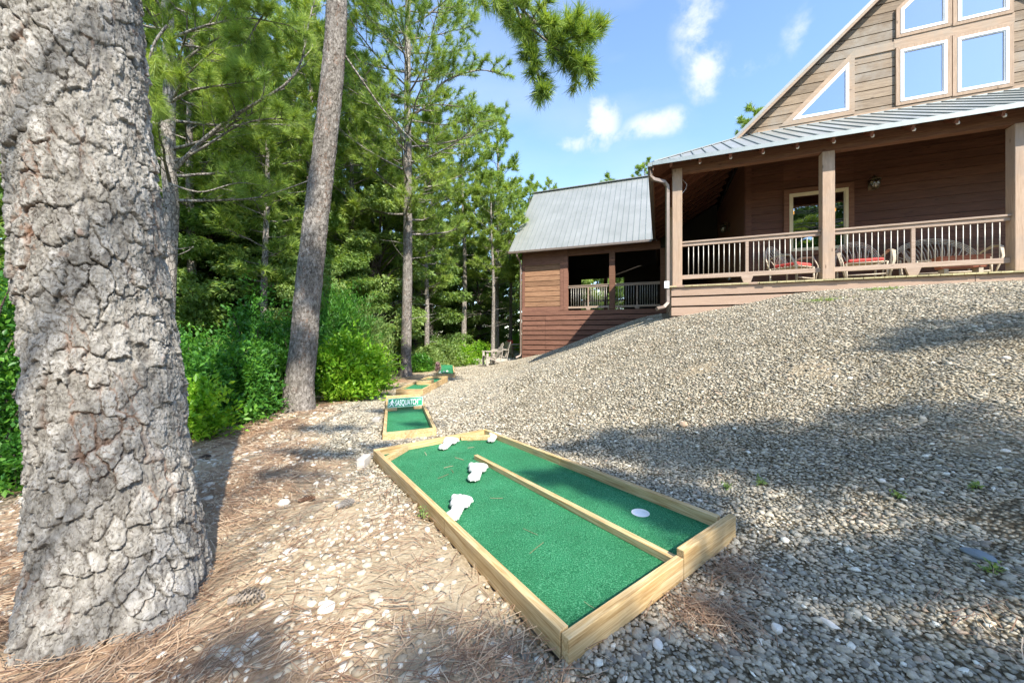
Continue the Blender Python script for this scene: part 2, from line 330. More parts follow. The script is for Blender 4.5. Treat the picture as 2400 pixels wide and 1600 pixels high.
def m_ground():
    m, nt, b = M('ground_cover'); L = nt.links
    geo = N(nt, 'NewGeometry'); v = geo.outputs['Position']
    A = N(nt, 'Attribute'); A.attribute_name = 'gravel'; S = N(nt, 'Attribute'); S.attribute_name = 'wood'; T = N(nt, 'Attribute'); T.attribute_name = 'straw'
    # gravel bed: cells of many colours
    vo = N(nt, 'TexVoronoi'); vo.inputs['Scale'].default_value = 52; L.new(v, vo.inputs['Vector'])
    sp = N(nt, 'SeparateXYZ'); L.new(vo.outputs['Color'], sp.inputs[0])
    gr = ramp(nt, [(0, (.18, .16, .12)), (.3, (.30, .26, .18)), (.55, (.42, .37, .27)), (.8, (.52, .46, .34)), (1, (.68, .63, .50))]); L.new(sp.outputs[0], gr.inputs[0])
    cr = ramp(nt, [(.25, (1, 1, 1)), (.62, (.28, .25, .21))]); L.new(vo.outputs['Distance'], cr.inputs[0]); gc = mixc(nt, 1., gr.outputs[0], cr.outputs[0], 'MULTIPLY')
    lo = noise(nt, v, 1.1, 5, .6); lr = ramp(nt, [(.3, (.85, .84, .82)), (.7, (1.12, 1.1, 1.05))]); L.new(lo, lr.inputs[0]); gc = mixc(nt, 1., gc, lr.outputs[0], 'MULTIPLY')
    # pale dry dirt
    d1 = noise(nt, v, 5, 8, .7); d2 = noise(nt, v, 45, 6, .7); dq = mth(nt, 'ADD', mth(nt, 'MULTIPLY', d1, .5), mth(nt, 'MULTIPLY', d2, .5))
    dr = ramp(nt, [(.33, (.23, .17, .105)), (.5, (.42, .335, .22)), (.66, (.57, .48, .345))]); L.new(dq, dr.inputs[0])
    # straw tint
    s1 = noise(nt, v, 70, 4, .7, 1.5); sr = ramp(nt, [(.35, (.14, .075, .04)), (.52, (.30, .165, .09)), (.68, (.46, .30, .18))]); L.new(s1, sr.inputs[0])
    # wood floor
    wq = noise(nt, v, 9, 7, .7); wr = ramp(nt, [(.35, (.05, .045, .02)), (.5, (.11, .09, .045)), (.65, (.10, .15, .04))]); L.new(wq, wr.inputs[0])
    c = mixc(nt, A.outputs['Fac'], dr.outputs[0], gc); c = mixc(nt, T.outputs['Fac'], c, sr.outputs[0]); c = mixc(nt, S.outputs['Fac'], c, wr.outputs[0])
    L.new(c, b.inputs['Base Color']); b.inputs['Roughness'].default_value = .95; b.inputs['Specular IOR Level'].default_value = .15
    h = mth(nt, 'SUBTRACT', mth(nt, 'MULTIPLY', d2, .6), mth(nt, 'MULTIPLY', vo.outputs['Distance'], mth(nt, 'MULTIPLY', A.outputs['Fac'], 1.2)))
    bump(nt, b, h, .9, .02); return m
def m_pebble():
    m, nt, b = M('mixed_pebbles'); L = nt.links; geo = N(nt, 'NewGeometry')
    r = ramp(nt, [(0, (.20, .18, .145)), (.08, (.26, .235, .18)), (.22, (.37, .32, .235)), (.35, (.30, .275, .22)), (.46, (.44, .375, .275)), (.61, (.38, .335, .25)), (.74, (.50, .44, .33)), (.87, (.40, .30, .21)), (.895, (.46, .41, .31)), (.98, (.72, .68, .56))], 'CONSTANT'); L.new(geo.outputs['Random Per Island'], r.inputs[0])
    f = noise(nt, coords(nt), 90, 4); r2 = ramp(nt, [(.3, (.8, .8, .8)), (.7, (1.2, 1.2, 1.2))]); L.new(f, r2.inputs[0])
    L.new(mixc(nt, 1., r.outputs[0], r2.outputs[0], 'MULTIPLY'), b.inputs['Base Color']); b.inputs['Roughness'].default_value = .8; b.inputs['Specular IOR Level'].default_value = .3
    bump(nt, b, f, .3, .004); return m
def m_cpebble():
    m, nt, b = M('cream_pebbles'); L = nt.links; geo = N(nt, 'NewGeometry')
    r = ramp(nt, [(0, (.26, .21, .145)), (.3, (.38, .32, .23)), (.6, (.48, .41, .30)), (.95, (.70, .64, .53))]); L.new(geo.outputs['Random Per Island'], r.inputs[0]); L.new(r.outputs[0], b.inputs['Base Color']); b.inputs['Roughness'].default_value = .85; return m
def m_straw():
    m, nt, b = M('dry_needles'); L = nt.links; geo = N(nt, 'NewGeometry')
    r = ramp(nt, [(0, (.15, .08, .045)), (.4, (.30, .175, .10)), (.75, (.43, .29, .18)), (1, (.56, .43, .29))]); L.new(geo.outputs['Random Per Island'], r.inputs[0]); L.new(r.outputs[0], b.inputs['Base Color']); b.inputs['Roughness'].default_value = .7; return m

# boxes of the course, used to keep stones off the turf: lists of corner points (x, y)
def par(a, b, c): a, b, c = map(np.array, (a, b, c)); return a, b-a, c-a
HOLES = [par((.17, 1.283), (1.21, 2.07), (-1.352, 3.6)), par((-1.51, 4.32), (-.94, 4.57), (-2.33, 6.85)), par((-2.5, 8.0), (-1.92, 8.0), (-2.40, 10.45)), par((-2.33, 11.4), (-1.76, 11.4), (-2.76, 13.9))]
# ------------------------------------------------------------------ the ground: one sheet
def bx(y):
    return np.interp(y, [0, 1.2, 1.8, 2.4, 3.6, 4.6, 6, 8, 10, 12, 16, 20], [-.15, -.22, -.2, -.85, -1.5, -2.3, -2.9, -3.0, -2.9, -2.7, -2.6, -2.4])
def zones(x, y):
    n = fbm(x*1.6, y*1.6, 3); n2 = fbm(x*.9+7, y*.9, 11); e = bx(y)
    grav = np.clip((x-e+(n-.47)*1.1)/.35+.5, 0, 1)
    smooth = np.clip((fbm(x*1.3+3, y*1.3+9, 21)-.62)*8, 0, 1)
    grav = grav*(1-.5*smooth)
    tr = np.exp(-((x+1.6)**2+(y-1.6)**2)/1.6); t2 = np.exp(-((x+3.4)**2+(y-6.0)**2)/1.8); t3 = np.exp(-((x+3.7)**2+(y-9.3)**2)/3)
    straw = np.clip((e-x)*.5, 0, .30)+tr*.3+t2*.7+t3*.7; straw = np.clip(straw*1.5*np.clip((n2-.36)*5, 0, 1), 0, 1)*(1-grav)
    we = np.interp(y, [0, 3, 4.5, 6, 8, 10, 13, 18, 22], [-3.0, -3.4, -3.9, -4.0, -4.1, -4.4, -4.6, -4.5, -3])
    wd = np.clip((we-x)/.6+(n-.5)*2, 0, 1); wd = np.maximum(wd, np.clip((y-20-.3*x)/2, 0, 1)*(x < 6)); wd = np.maximum(wd, np.clip((-y-3)/2+(n-.5), 0, 1)*.7)
    wd = np.maximum(wd, np.clip((np.hypot(x, y)-32)/4, 0, 1))
    return grav, straw, wd
def build_ground():
    # spacing follows the distance from the camera, so the sheet is finest where the path is
    def axis(lo, hi, fine_lo, fine_hi, step):
        a = list(np.arange(fine_lo, fine_hi, step)); s = step; x = fine_hi
        while x < hi: a.append(x); s *= 1.12; x += s
        a.append(hi); s = step; x = fine_lo-step; pre = []
        while x > lo: pre.append(x); s *= 1.12; x -= s
        pre.append(lo); return np.array(pre[::-1]+a)
    xs = axis(-300, 300, -5, 7.5, .06); ys = axis(-200, 400, .3, 10, .06)
    X, Y = np.meshgrid(xs, ys); Zz = zg(X, Y)
    near = np.clip(1-np.hypot(X, Y)/30, 0, 1); Zz = Zz+(fbm(X*2.2, Y*2.2, 5)-.47)*.035*near+(fbm(X*7, Y*7, 8)-.47)*.014*near
    for o, u, v in HOLES:   # the bed under each frame is raked level
        det = u[0]*v[1]-u[1]*v[0]; a_, b_ = X-o[0], Y-o[1]; p_ = (a_*v[1]-b_*v[0])/det; q_ = (u[0]*b_-u[1]*a_)/det
        zc = Z(*o)*(1-q_)+Z(*(o+v))*q_; k_ = (p_ > 0) & (p_ < 1) & (q_ > 0) & (q_ < 1); Zz = np.where(k_, np.minimum(Zz, zc-.03), Zz)
    g, s, w = zones(X, Y); ny, nx = X.shape
    i = np.arange((ny-1)*(nx-1)); r, c = i//(nx-1), i % (nx-1); a = r*nx+c
    Fc = np.stack([a, a+1, a+nx+1, a+nx], 1)
    kind(npmesh('ground', np.stack([X.ravel(), Y.ravel(), Zz.ravel()], 1), Fc, m_ground(), None, True, dict(gravel=g.ravel(), straw=s.ravel(), wood=w.ravel())), 'structure')
build_ground()
def gz(x, y):
    near = np.clip(1-np.hypot(x, y)/30, 0, 1); return zg(x, y)+(fbm(x*2.2, y*2.2, 5)-.47)*.035*near+(fbm(x*7, y*7, 8)-.47)*.014*near

def inside(x, y, pad=.0):
    r = np.zeros(x.shape, bool)
    for o, u, v in HOLES:
        det = u[0]*v[1]-u[1]*v[0]; px, py = x-o[0], y-o[1]; s = (px*v[1]-py*v[0])/det; t = (u[0]*py-u[1]*px)/det
        ps, pt = pad/np.hypot(*u), pad/np.hypot(*v); r |= (s > -ps) & (s < 1+ps) & (t > -pt) & (t < 1+pt)
    return r
TREE1 = np.array((-1.59, 1.55)); HO = np.array((3.58, 8.0)); TH = math.atan(345/F); E1 = np.array((math.cos(TH), -math.sin(TH))); E2 = np.array((math.sin(TH), math.cos(TH)))
def ico():
    p = (1+5**.5)/2; v = np.array([(-1, p, 0), (1, p, 0), (-1, -p, 0), (1, -p, 0), (0, -1, p), (0, 1, p), (0, -1, -p), (0, 1, -p), (p, 0, -1), (p, 0, 1), (-p, 0, -1), (-p, 0, 1)], float); v /= np.linalg.norm(v[0])
    f = np.array([(0, 11, 5), (0, 5, 1), (0, 1, 7), (0, 7, 10), (0, 10, 11), (1, 5, 9), (5, 11, 4), (11, 10, 2), (10, 7, 6), (7, 1, 8), (3, 9, 4), (3, 4, 2), (3, 2, 6), (3, 6, 8), (3, 8, 9), (4, 9, 5), (2, 4, 11), (6, 2, 10), (8, 6, 7), (9, 8, 1)]); return v, f
IV, IF = ico()
def stones(x, y, r, mat, name, seed, flat=.55, lift=.25):
    rs = np.random.RandomState(seed); n = len(x)
    z = gz(x, y)+r*lift
    sc = np.stack([r*rs.uniform(.75, 1.35, n), r*rs.uniform(.7, 1.1, n), r*rs.uniform(flat*.7, flat*1.25, n)], 1)
    V = IV[None]*(1+rs.uniform(-.34, .34, (n, 12, 1))); V = V*sc[:, None, :]
    tl = rs.uniform(-.45, .45, n); c, s = np.cos(tl), np.sin(tl); V = np.stack([V[..., 0]*c[:, None]-V[..., 2]*s[:, None], V[..., 1], V[..., 0]*s[:, None]+V[..., 2]*c[:, None]], -1)
    a = rs.uniform(0, 6.28, n); c, s = np.cos(a), np.sin(a); V = np.stack([V[..., 0]*c[:, None]-V[..., 1]*s[:, None], V[..., 0]*s[:, None]+V[..., 1]*c[:, None], V[..., 2]], -1)
    V = V+np.stack([x, y, z], 1)[:, None, :]
    Fc = (IF[None]+np.arange(n)[:, None, None]*12).reshape(-1, 3)
    return npmesh(name, V.reshape(-1, 3), Fc, mat)
def grid_pts(x0, x1, y0, y1, st, rs):
    X, Y = np.meshgrid(np.arange(x0, x1, st), np.arange(y0, y1, st)); x = X.ravel()+rs.uniform(-.5, .5, X.size)*st; y = Y.ravel()+rs.uniform(-.5, .5, X.size)*st
    return x, y
def build_gravel():
    rs = np.random.RandomState(4); PX, PY, PR = [], [], []
    for (d0, d1, st) in ((.75, 1.9, .0165), (1.9, 3.6, .0175), (3.6, 6.0, .0225), (6.0, 10, .030), (10, 17, .045)):
        x, y = grid_pts(-d1, d1*1.2, .5, d1, st, rs); d = np.hypot(x, y); k = (y > d0) & (y < d1) & (x < y*1.75+.3) & (x > -y*1.7-.3); x, y = x[k], y[k]
        g, s, w = zones(x, y); hs = (x-HO[0])*E2[0]+(y-HO[1])*E2[1]; ht = (x-HO[0])*E1[0]+(y-HO[1])*E1[1]
        k = (rs.rand(len(x)) < g*(.62+.36*np.clip((fbm(x*3.1, y*3.1, 44)-.36)*7, 0, 1))) & (w < .5) & ~inside(x, y, .02) & ~((hs > .15) & (ht > -.3)) & (hs < 6.9); x, y = x[k], y[k]
        PX.append(x); PY.append(y); PR.append(st*.56*np.exp(rs.randn(len(x))*.38)+(rs.rand(len(x)) < .006)*rs.uniform(.004, .016, len(x)))
    x, y, r = map(np.concatenate, (PX, PY, PR))
    kind(stones(x, y, np.clip(r, .004, .026), m_pebble(), 'gravel', 5, .38, .10), 'stuff', 'loose grey and tan gravel covering the slope')
    # pale stones in the dirt left of the boards
    PX, PY, PR = [], [], []
    for (d0, d1, st) in ((.75, 3.2, .036), (3.2, 7, .055)):
        x, y = grid_pts(-5, 1, .6, d1, st, rs); k = (y > d0) & (y < d1) & (x > -y*1.7-.3); x, y = x[k], y[k]; g, s, w = zones(x, y)
        cl = fbm(x*2.5, y*2.5, 31); k = (rs.rand(len(x)) < (1-g)*(1-w)*np.clip((cl-.33)*4.5, .2, 1.)*.95) & ~inside(x, y, .02) & (np.hypot(x-TREE1[0], y-TREE1[1]) > .42); x, y = x[k], y[k]
        PX.append(x); PY.append(y); PR.append(st*.42*np.exp(rs.randn(len(x))*.4))
    x, y, r = map(np.concatenate, (PX, PY, PR))
    kind(stones(x, y, np.clip(r, .004, .035), m_cpebble(), 'dirt_stones', 6, .45, .0), 'stuff', 'small cream stones scattered in the dirt beside the putting frame')
build_gravel()
def build_straw():
    rs = np.random.RandomState(9); x = rs.uniform(-4.6, .6, 420000); y = rs.uniform(.75, 9.5, 420000); g, s, w = zones(x, y)
    tr = np.exp(-((x+1.6)**2+(y-1.6)**2)/1.2)
    k = (rs.rand(len(x)) < np.clip(s*.27+.018*(1-g)+tr*.13, 0, 1)*np.clip(3.2/y, .25, 1)*(1-.6*w)) & ~inside(x, y, .0) & (x > -y*1.7-.3); x, y = x[k], y[k]
    # a few drifts on the gravel by the front board
    for cx_, cy_, n, sg in ((.80, 1.50, 420, .09), (1.05, 1.75, 220, .08), (.0, 1.0, 420, .18), (1.9, 1.3, 160, .2), (-.1, 1.3, 260, .12)):
        x = np.append(x, rs.normal(cx_, sg, n)); y = np.append(y, rs.normal(cy_, sg*.8, n))
    k = ~inside(x, y, .0); x, y = x[k], y[k]; x = np.append(x, [-.5, -.55, .55, .6, .62]); y = np.append(y, [3.1, 3.2, 1.9, 1.92, 1.86])
    xt, yt = rs.uniform(-1.3, 1.1, 900), rs.uniform(1.4, 4.2, 900); kt = inside(xt, yt, -.06) & (rs.rand(900) < .035); x = np.append(x, xt[kt]); y = np.append(y, yt[kt])
    n = len(x); drift = fbm(x*1.1, y*1.1, 77)*9; a = drift+rs.normal(0, .75, n); L = rs.uniform(.05, .13, n); wd = rs.uniform(.0008, .0016, n)*np.clip(y/1.8, 1, 4)
    z = gz(x, y)+rs.uniform(.004, .03, n); ins = inside(x, y, -.03); z = np.where(ins, np.interp(y, [1.28, 3.9], [.034, -.052])+.004, z); dx, dy = np.cos(a), np.sin(a); tilt = rs.normal(0, .09, n)*L*(~ins); bend = rs.normal(0, .12, n)
    P = []
    for t in (-.5, 0, .5):
        cx_ = x+dx*L*t-dy*bend*L*(t*t); cy_ = y+dy*L*t+dx*bend*L*(t*t); zz = z+tilt*t
        P += [np.stack([cx_-dy*wd, cy_+dx*wd, zz], 1), np.stack([cx_+dy*wd, cy_-dx*wd, zz+wd*.4], 1)]
    V = np.stack(P, 1).reshape(-1, 3); b = np.arange(n)[:, None]*6; Fc = np.concatenate([b+np.array([0, 1, 3, 2]), b+np.array([2, 3, 5, 4])])
    kind(npmesh('pine_straw', V, Fc, m_straw()), 'stuff', 'brown pine needles littering the ground under the trees')
build_straw()

# ------------------------------------------------------------------ minigolf holes
def board(mb, o, u, v, s0, s1, t0, t1, z0a, z1a, zf):
    """box over the part [s0,s1]x[t0,t1] (metres along u then v) of a hole; zf(t) = level of its base"""
    P = []
    for zz in (z0a, z1a):
        for s, t in ((s0, t0), (s1, t0), (s1, t1), (s0, t1)):
            p = o+u*s+v*t; P.append((p[0], p[1], zf(t)+zz))
    mb.hexa(P); return mb
class Hole:
    def __init__(s, H, z_near, z_far, label, H0=None):
        s.o, u, v = H; s.lu, s.lv = np.hypot(*u), np.hypot(*v); s.u, s.v = u/s.lu, v/s.lv; s.zf = lambda t: z_near+(z_far-z_near)*t/s.lv
        s.t = thing('putting_hole', (s.o[0], s.o[1], z_near), label, 'minigolf hole', 'wooden minigolf holes laid along the path')
    def b(s, name, s0, s1, t0, t1, z0, z1, mat=None, bev=.003, parent=None):
        return board(MB(), s.o, s.u, s.v, s0, s1, t0, t1, z0, z1, s.zf).build(name, mat or MT['lumber'], parent or s.t, bevel=bev)
    def p(s, a, t, z=0): q = s.o+s.u*a+s.v*t; return Vector((q[0], q[1], s.zf(t)+z))
W = .04
h1 = Hole(HOLES[0], 0.0, -.09, 'largest green putting frame, with a centre rail and a white cup, nearest of all')
# lumber grain runs along each board: use a copy of the wood turned to the hole's own direction
def lumber_dir(name, ang):
    m, nt, b = M(name); L = nt.links; geo = N(nt, 'NewGeometry'); rnd = geo.outputs['Random Per Island']
    t = N(nt, 'TexCoord'); r0 = N(nt, 'Mapping'); r0.inputs['Rotation'].default_value = (0, 0, -ang); L.new(t.outputs['Object'], r0.inputs[0])
    mp = N(nt, 'Mapping'); mp.inputs['Scale'].default_value = (.8, 19, 19); L.new(r0.outputs[0], mp.inputs[0])
    f1 = noise(nt, mp.outputs[0], 2.2, 7, .62, 1.6); f2 = noise(nt, mp.outputs[0], 11, 5, .6, .3); f = mth(nt, 'ADD', mth(nt, 'MULTIPLY', f1, .7), mth(nt, 'MULTIPLY', f2, .3))
    r = ramp(nt, [(.36, (.33, .19, .07)), (.48, (.50, .335, .15)), (.54, (.60, .43, .22)), (.66, (.68, .53, .31))]); L.new(f, r.inputs[0]); c = r.outputs[0]
    kv = N(nt, 'Mapping'); kv.inputs['Scale'].default_value = (2.4, 8, 8); L.new(r0.outputs[0], kv.inputs[0]); vo = N(nt, 'TexVoronoi'); vo.inputs['Scale'].default_value = 1.; L.new(kv.outputs[0], vo.inputs['Vector'])
    kr = ramp(nt, [(.05, (1, 1, 1)), (.14, (0, 0, 0))]); L.new(vo.outputs['Distance'], kr.inputs[0]); c = mixc(nt, mth(nt, 'MULTIPLY', kr.outputs[0], .7), c, (.20, .11, .045))
    st = noise(nt, t.outputs['Object'], 3.5, 6, .7); sr = ramp(nt, [(.5, (0, 0, 0)), (.75, (1, 1, 1))]); L.new(st, sr.inputs[0]); c = mixc(nt, mth(nt, 'MULTIPLY', sr.outputs[0], .45), c, (.36, .29, .20))
    L.new(c, b.inputs['Base Color']); b.inputs['Roughness'].default_value = .7; b.inputs['Specular IOR Level'].default_value = .25; bump(nt, b, f, .3, .004); return m
angU = math.atan2(h1.u[1], h1.u[0]); angV = math.atan2(h1.v[1], h1.v[0])
LU, LV = lumber_dir('lumber_across', angU), lumber_dir('lumber_along', angV)
LY = lumber_dir('lumber_far_along', math.pi/2+.1); LX = lumber_dir('lumber_far_across', 0.)
lu, lv = h1.lu, h1.lv
# turf with the cup hole cut out
cup = (at(1501, 1203, 2.29)); cp = np.array((cup.x, cup.y))-h1.o; det = h1.u[0]*h1.v[1]-h1.u[1]*h1.v[0]
cs, ct = (cp[0]*h1.v[1]-cp[1]*h1.v[0])/det, (h1.u[0]*cp[1]-h1.u[1]*cp[0])/det
def turf_sheet(h, z, x0, x1, y0, y1, hole=None, name='turf'):
    mb = MB(); rr, n = .054, 40
    if not hole:
        board(mb, h.o, h.u, h.v, x0, x1, y0, y1, z-.03, z, h.zf)
    else:
        hs, ht = hole; ring = []; outer = []
        for k in range(n):
            a = 2*math.pi*k/n; c, s = math.cos(a), math.sin(a); ring.append(h.p(hs+rr*c, ht+rr*s, z))
            f = min((x1-hs)/c if c > 1e-6 else 1e9, (x0-hs)/c if c < -1e-6 else 1e9, (y1-ht)/s if s > 1e-6 else 1e9, (y0-ht)/s if s < -1e-6 else 1e9); outer.append((hs+f*c, ht+f*s))
        for cc in ((x0, y0), (x1, y0), (x1, y1), (x0, y1)):   # keep true corners
            k = min(range(n), key=lambda i: abs(math.atan2(math.sin(math.atan2(outer[i][1]-ht, outer[i][0]-hs)-math.atan2(cc[1]-ht, cc[0]-hs)), math.cos(math.atan2(outer[i][1]-ht, outer[i][0]-hs)-math.atan2(cc[1]-ht, cc[0]-hs))))); outer[k] = cc
        o = [h.p(*q, z) for q in outer]; mb.add(ring+o, [(k, n+k, n+(k+1) % n, (k+1) % n) for k in range(n)])
    return mb.build(name, MT['turf'], h.t)
turf_sheet(h1, .03, W, lu-W, W, lv-W, (cs, ct))
cu = MB(); n = 32
for (r0, za, r1, zb) in ((.056, .0305, .054, .0305), (.054, .0305, .052, .012), (.052, .012, .001, .012)):
    A = [h1.p(cs+r0*math.cos(2*math.pi*k/n), ct+r0*math.sin(2*math.pi*k/n), za) for k in range(n)]; B = [h1.p(cs+r1*math.cos(2*math.pi*k/n), ct+r1*math.sin(2*math.pi*k/n), zb) for k in range(n)]
    cu.add(A+B, [(k, (k+1) % n, n+(k+1) % n, n+k) for k in range(n)])
cu.build('cup', MT['white'], h1.t, True)
zb = -.012
h1.b('side_board', 0, W, .004, 1.02, zb, .090, LV); h1.b('side_board', .001, W+.001, 1.024, lv-W, zb, .089, LV)
h1.b('side_board', lu-W, lu, W+.003, lv*.5, zb, .092, LV); h1.b('side_board', lu-W-.001, lu-.001, lv*.5+.003, lv-W, zb, .090, LV)
h1.b('end_board', -.0, lu*.575, -.04, -.002, zb, .088, LU); h1.b('end_board', lu*.578, lu+.003, -.04, -.002, zb, .120, LU)
h1.b('end_board', 0, lu, lv-W+.003, lv, zb, .091, LU)
h1.b('center_rail', lu*.565, lu*.565+.04, .0, lv*.73, .031, .070, LV); 
mb = MB(); a = [(W+.0, lv-W-.24), (W+.035, lv-W-.27), (W+.29, lv-W-.035), (W+.255, lv-W)]
mb.prism([h1.p(x, y, .031) for x, y in a], (0, 0, .05)); mb.build('corner_board', LU, h1.t, bevel=.003)
mb = MB(); a = [(lu-W-.30, lv-W), (lu-W-.33, lv-W-.036), (lu-W-.035, lv-W-.26), (lu-W, lv-W-.225)]
mb.prism([h1.p(x, y, .031) for x, y in a], (0, 0, .05)); mb.build('corner_board', LV, h1.t, bevel=.003)
# concrete block propping the corner
c = h1.p(-.12, lv-.16); mb = MB(); mb.box(c.x-.036, c.x+.036, c.y-.08, c.y+.08, c.z-.03, c.z+.085)
tag(mb.build('concrete_block', MT['concrete'], None, bevel=.008), 'pale concrete block against the far left corner of the big putting frame', 'block')
# plaster footprints lying on the turf
def footprint(px, py, Lx, rot, label, flip=1, tilt=0):
    c = G(px, py); zz = h1.zf(np.dot(np.array((c.x, c.y))-h1.o, h1.v))+.032
    Y = F*(CZ-zz)/(py-YH); x, y = (px-CX)/F*Y, Y
    # outline of a bare foot: heel, waist, ball and five toes
    rs = random.Random(px); out = []
    n = 96
    def blob(p, cx_, cy_, rx, ry, ang=0.):
        dx, dy = p[0]-cx_, p[1]-cy_; ca, sa = math.cos(ang), math.sin(ang); return ((dx*ca+dy*sa)/rx)**2+((-dx*sa+dy*ca)/ry)**2 < 1
    blobs = [(0, -.32, .15, .19, 0), (.02, -.05, .135, .30, 0), (0.01, .20, .225, .20, 0), (-.185, .42, .078, .115, .15), (-.065, .465, .052, .085, .05), (.03, .455, .048, .078, 0), (.118, .42, .046, .072, -.1), (.195, .355, .044, .066, -.25)]
    N_ = 46; cell = 1.15/N_; gx = [[any(blob(((i+.5)*cell-.575, (j+.5)*cell-.575), *b) for b in blobs) for i in range(N_)] for j in range(N_)]
    # height field with rounded rim
    inside_ = np.array(gx, float); k = inside_.copy()
    for _ in range(4): k = (k+np.roll(k, 1, 0)+np.roll(k, -1, 0)+np.roll(k, 1, 1)+np.roll(k, -1, 1))/5*inside_
    V = []; idx = {}; Fs = []
    hgt = np.zeros((N_+1, N_+1)); cnt = np.zeros((N_+1, N_+1))
    for j in range(N_):
        for i in range(N_):
            for dj in (0, 1):
                for di in (0, 1): hgt[j+dj, i+di] += k[j, i]*inside_[j, i]; cnt[j+dj, i+di] += 1
    hgt /= np.maximum(cnt, 1)
    ca, sa = math.cos(rot), math.sin(rot)
    def vid(j, i):
        if (j, i) not in idx:
            lx = (i*cell-.575)*Lx*flip; ly = (j*cell-.575)*Lx; X = x+lx*ca-ly*sa; Y_ = y+lx*sa+ly*ca
            hz = min(.040, hgt[j, i]*.060)+rs.uniform(-.003, .003)
            idx[(j, i)] = len(V); V.append((X, Y_, zz+max(0, hz)+tilt*ly))
        return idx[(j, i)]
    for j in range(N_):
        for i in range(N_):
            if inside_[j, i]: Fs.append((vid(j, i), vid(j, i+1), vid(j+1, i+1), vid(j+1, i)))
    mb = MB(); mb.add(V, Fs); me = mb.build('plaster_footprint', MT['plaster'], None, True, off=Vector((x, y, zz)))
    s = me.modifiers.new('s', 'SOLIDIFY'); s.thickness = .018; s.offset = -1; me.location.z += .016
    ss = me.modifiers.new('u', 'SUBSURF'); ss.levels = ss.render_levels = 1
    tag(me, label, 'footprint', 'white plaster footprints on the putting turf'); return me
FR = angV
footprint(1072, 1203, .32, -.12, 'white plaster footprint at the left board, nearest of the four footprints')
footprint(1116, 1116, .35, -.05, 'white plaster footprint touching the far end of the centre rail')
footprint(1049, 1047, .36, -.16, 'white plaster footprint near the far board, left of the farthest one')
footprint(1156, 1032, .31, -.16, 'white plaster footprint in the far right corner of the big frame')

# second hole with the street sign
h2 = Hole(HOLES[1], -.115, -.15, 'narrow green hole with a street name sign across its far end')
lu, lv = h2.lu, h2.lv
turf_sheet(h2, .03, W, lu-W, W, lv-W)
h2.b('side_board', 0, W, .002, lv, zb, .09, LV); h2.b('side_board', lu-W, lu, .002, lv, zb, .09, LV)
h2.b('end_board', -.002, lu+.002, -.04, -.002, zb, .088, LX); h2.b('end_board', .0, lu, lv+.002, lv+.04, zb, .125, LX)
h2.b('support_block', W+.002, W+.14, 1.62, 1.70, .031, .075, LX); h2.b('support_block', lu-W-.14, lu-W-.002, 1.62, 1.70, .031, .075, LX)
h2.b('raised_board', W+.003, lu-W-.003, 2.0, 2.04, .031, .17, LX)
def sign():
    a = h2.p(.035, 1.655, .077); b_ = h2.p(lu-.035, 1.655, .077); r = (b_-a).normalized(); up = Vector((-r.y*0, .18, .98)).normalized(); nrm = r.cross(up).normalized(); Lw = (b_-a).length; Hh = .150
    t = thing('street_sign', a, 'green street name sign with white letters standing across the second hole', 'sign')
    def P(x, y, d): return a+r*x+up*y+nrm*d
    mb = MB(); mb.prism([P(0, 0, 0), P(Lw, 0, 0), P(Lw, Hh, 0), P(0, Hh, 0)], nrm*-.004); mb.build('sign_panel', plain('sign_green', (.01, .27, .13), .4, 0, .05), t)
    wm = plain('sign_white', (.85, .86, .85), .4, 0, .02)
    mb = MB(); e, w = .005, .0045
    for x0, x1, y0, y1 in ((e, Lw-e, e, e+w), (e, Lw-e, Hh-e-w, Hh-e), (e, e+w, e+w, Hh-e-w), (Lw-e-w, Lw-e, e+w, Hh-e-w)):
        mb.prism([P(x0, y0, .0005), P(x1, y0, .0005), P(x1, y1, .0005), P(x0, y1, .0005)], nrm*.001)
    mb.build('sign_border', wm, t)
    def text(s, x, y, size, sx, name):
        cu_ = bpy.data.curves.new(name, 'FONT'); cu_.body = s; cu_.size = size; cu_.extrude = .001; cu_.offset = .0022*size/.13
        o = bpy.data.objects.new(name, cu_); COL.objects.link(o); dg = bpy.context.evaluated_depsgraph_get(); me = bpy.data.meshes.new_from_object(o.evaluated_get(dg)); bpy.data.objects.remove(o)
        xs = [v.co.x for v in me.vertices]; wdt = max(xs)-min(xs); k = sx/wdt; x0 = min(xs)
        vs_ = [P(x+(v.co.x-x0)*k, y+v.co.y, .0015+v.co.z) for v in me.vertices]; mb_ = MB(); mb_.add(vs_, [tuple(p.vertices) for p in me.polygons]); mb_.build(name, wm, t)
    text('SASQUATCH', .112, .030, .125, Lw*.655, 'lettering'); text('XING', .118+Lw*.655, .095, .036, .046, 'lettering')
    # walking figure emblem
    mb = MB()
    def bar(x0, y0, x1, y1, w0, w1):
        d = Vector((x1-x0, y1-y0)); q = Vector((-d.y, d.x)).normalized(); pts = [(x0-q.x*w0, y0-q.y*w0), (x1-q.x*w1, y1-q.y*w1), (x1+q.x*w1, y1+q.y*w1), (x0+q.x*w0, y0+q.y*w0)]
        mb.prism([P(u_, v_, .0006) for u_, v_ in pts][::-1], nrm*.001)
    bar(.066, .105, .060, .060, .015, .011); bar(.070, .128, .066, .104, .011, .012); bar(.060, .062, .040, .036, .009, .006); bar(.040, .036, .022, .022, .006, .004)
    bar(.062, .062, .082, .040, .009, .006); bar(.082, .040, .086, .018, .006, .005); bar(.060, .100, .036, .082, .007, .005); bar(.036, .082, .028, .058, .005, .004); bar(.072, .100, .092, .080, .007, .005); bar(.092, .080, .104, .064, .005, .004)
    mb.build('walking_emblem', wm, t)
sign()
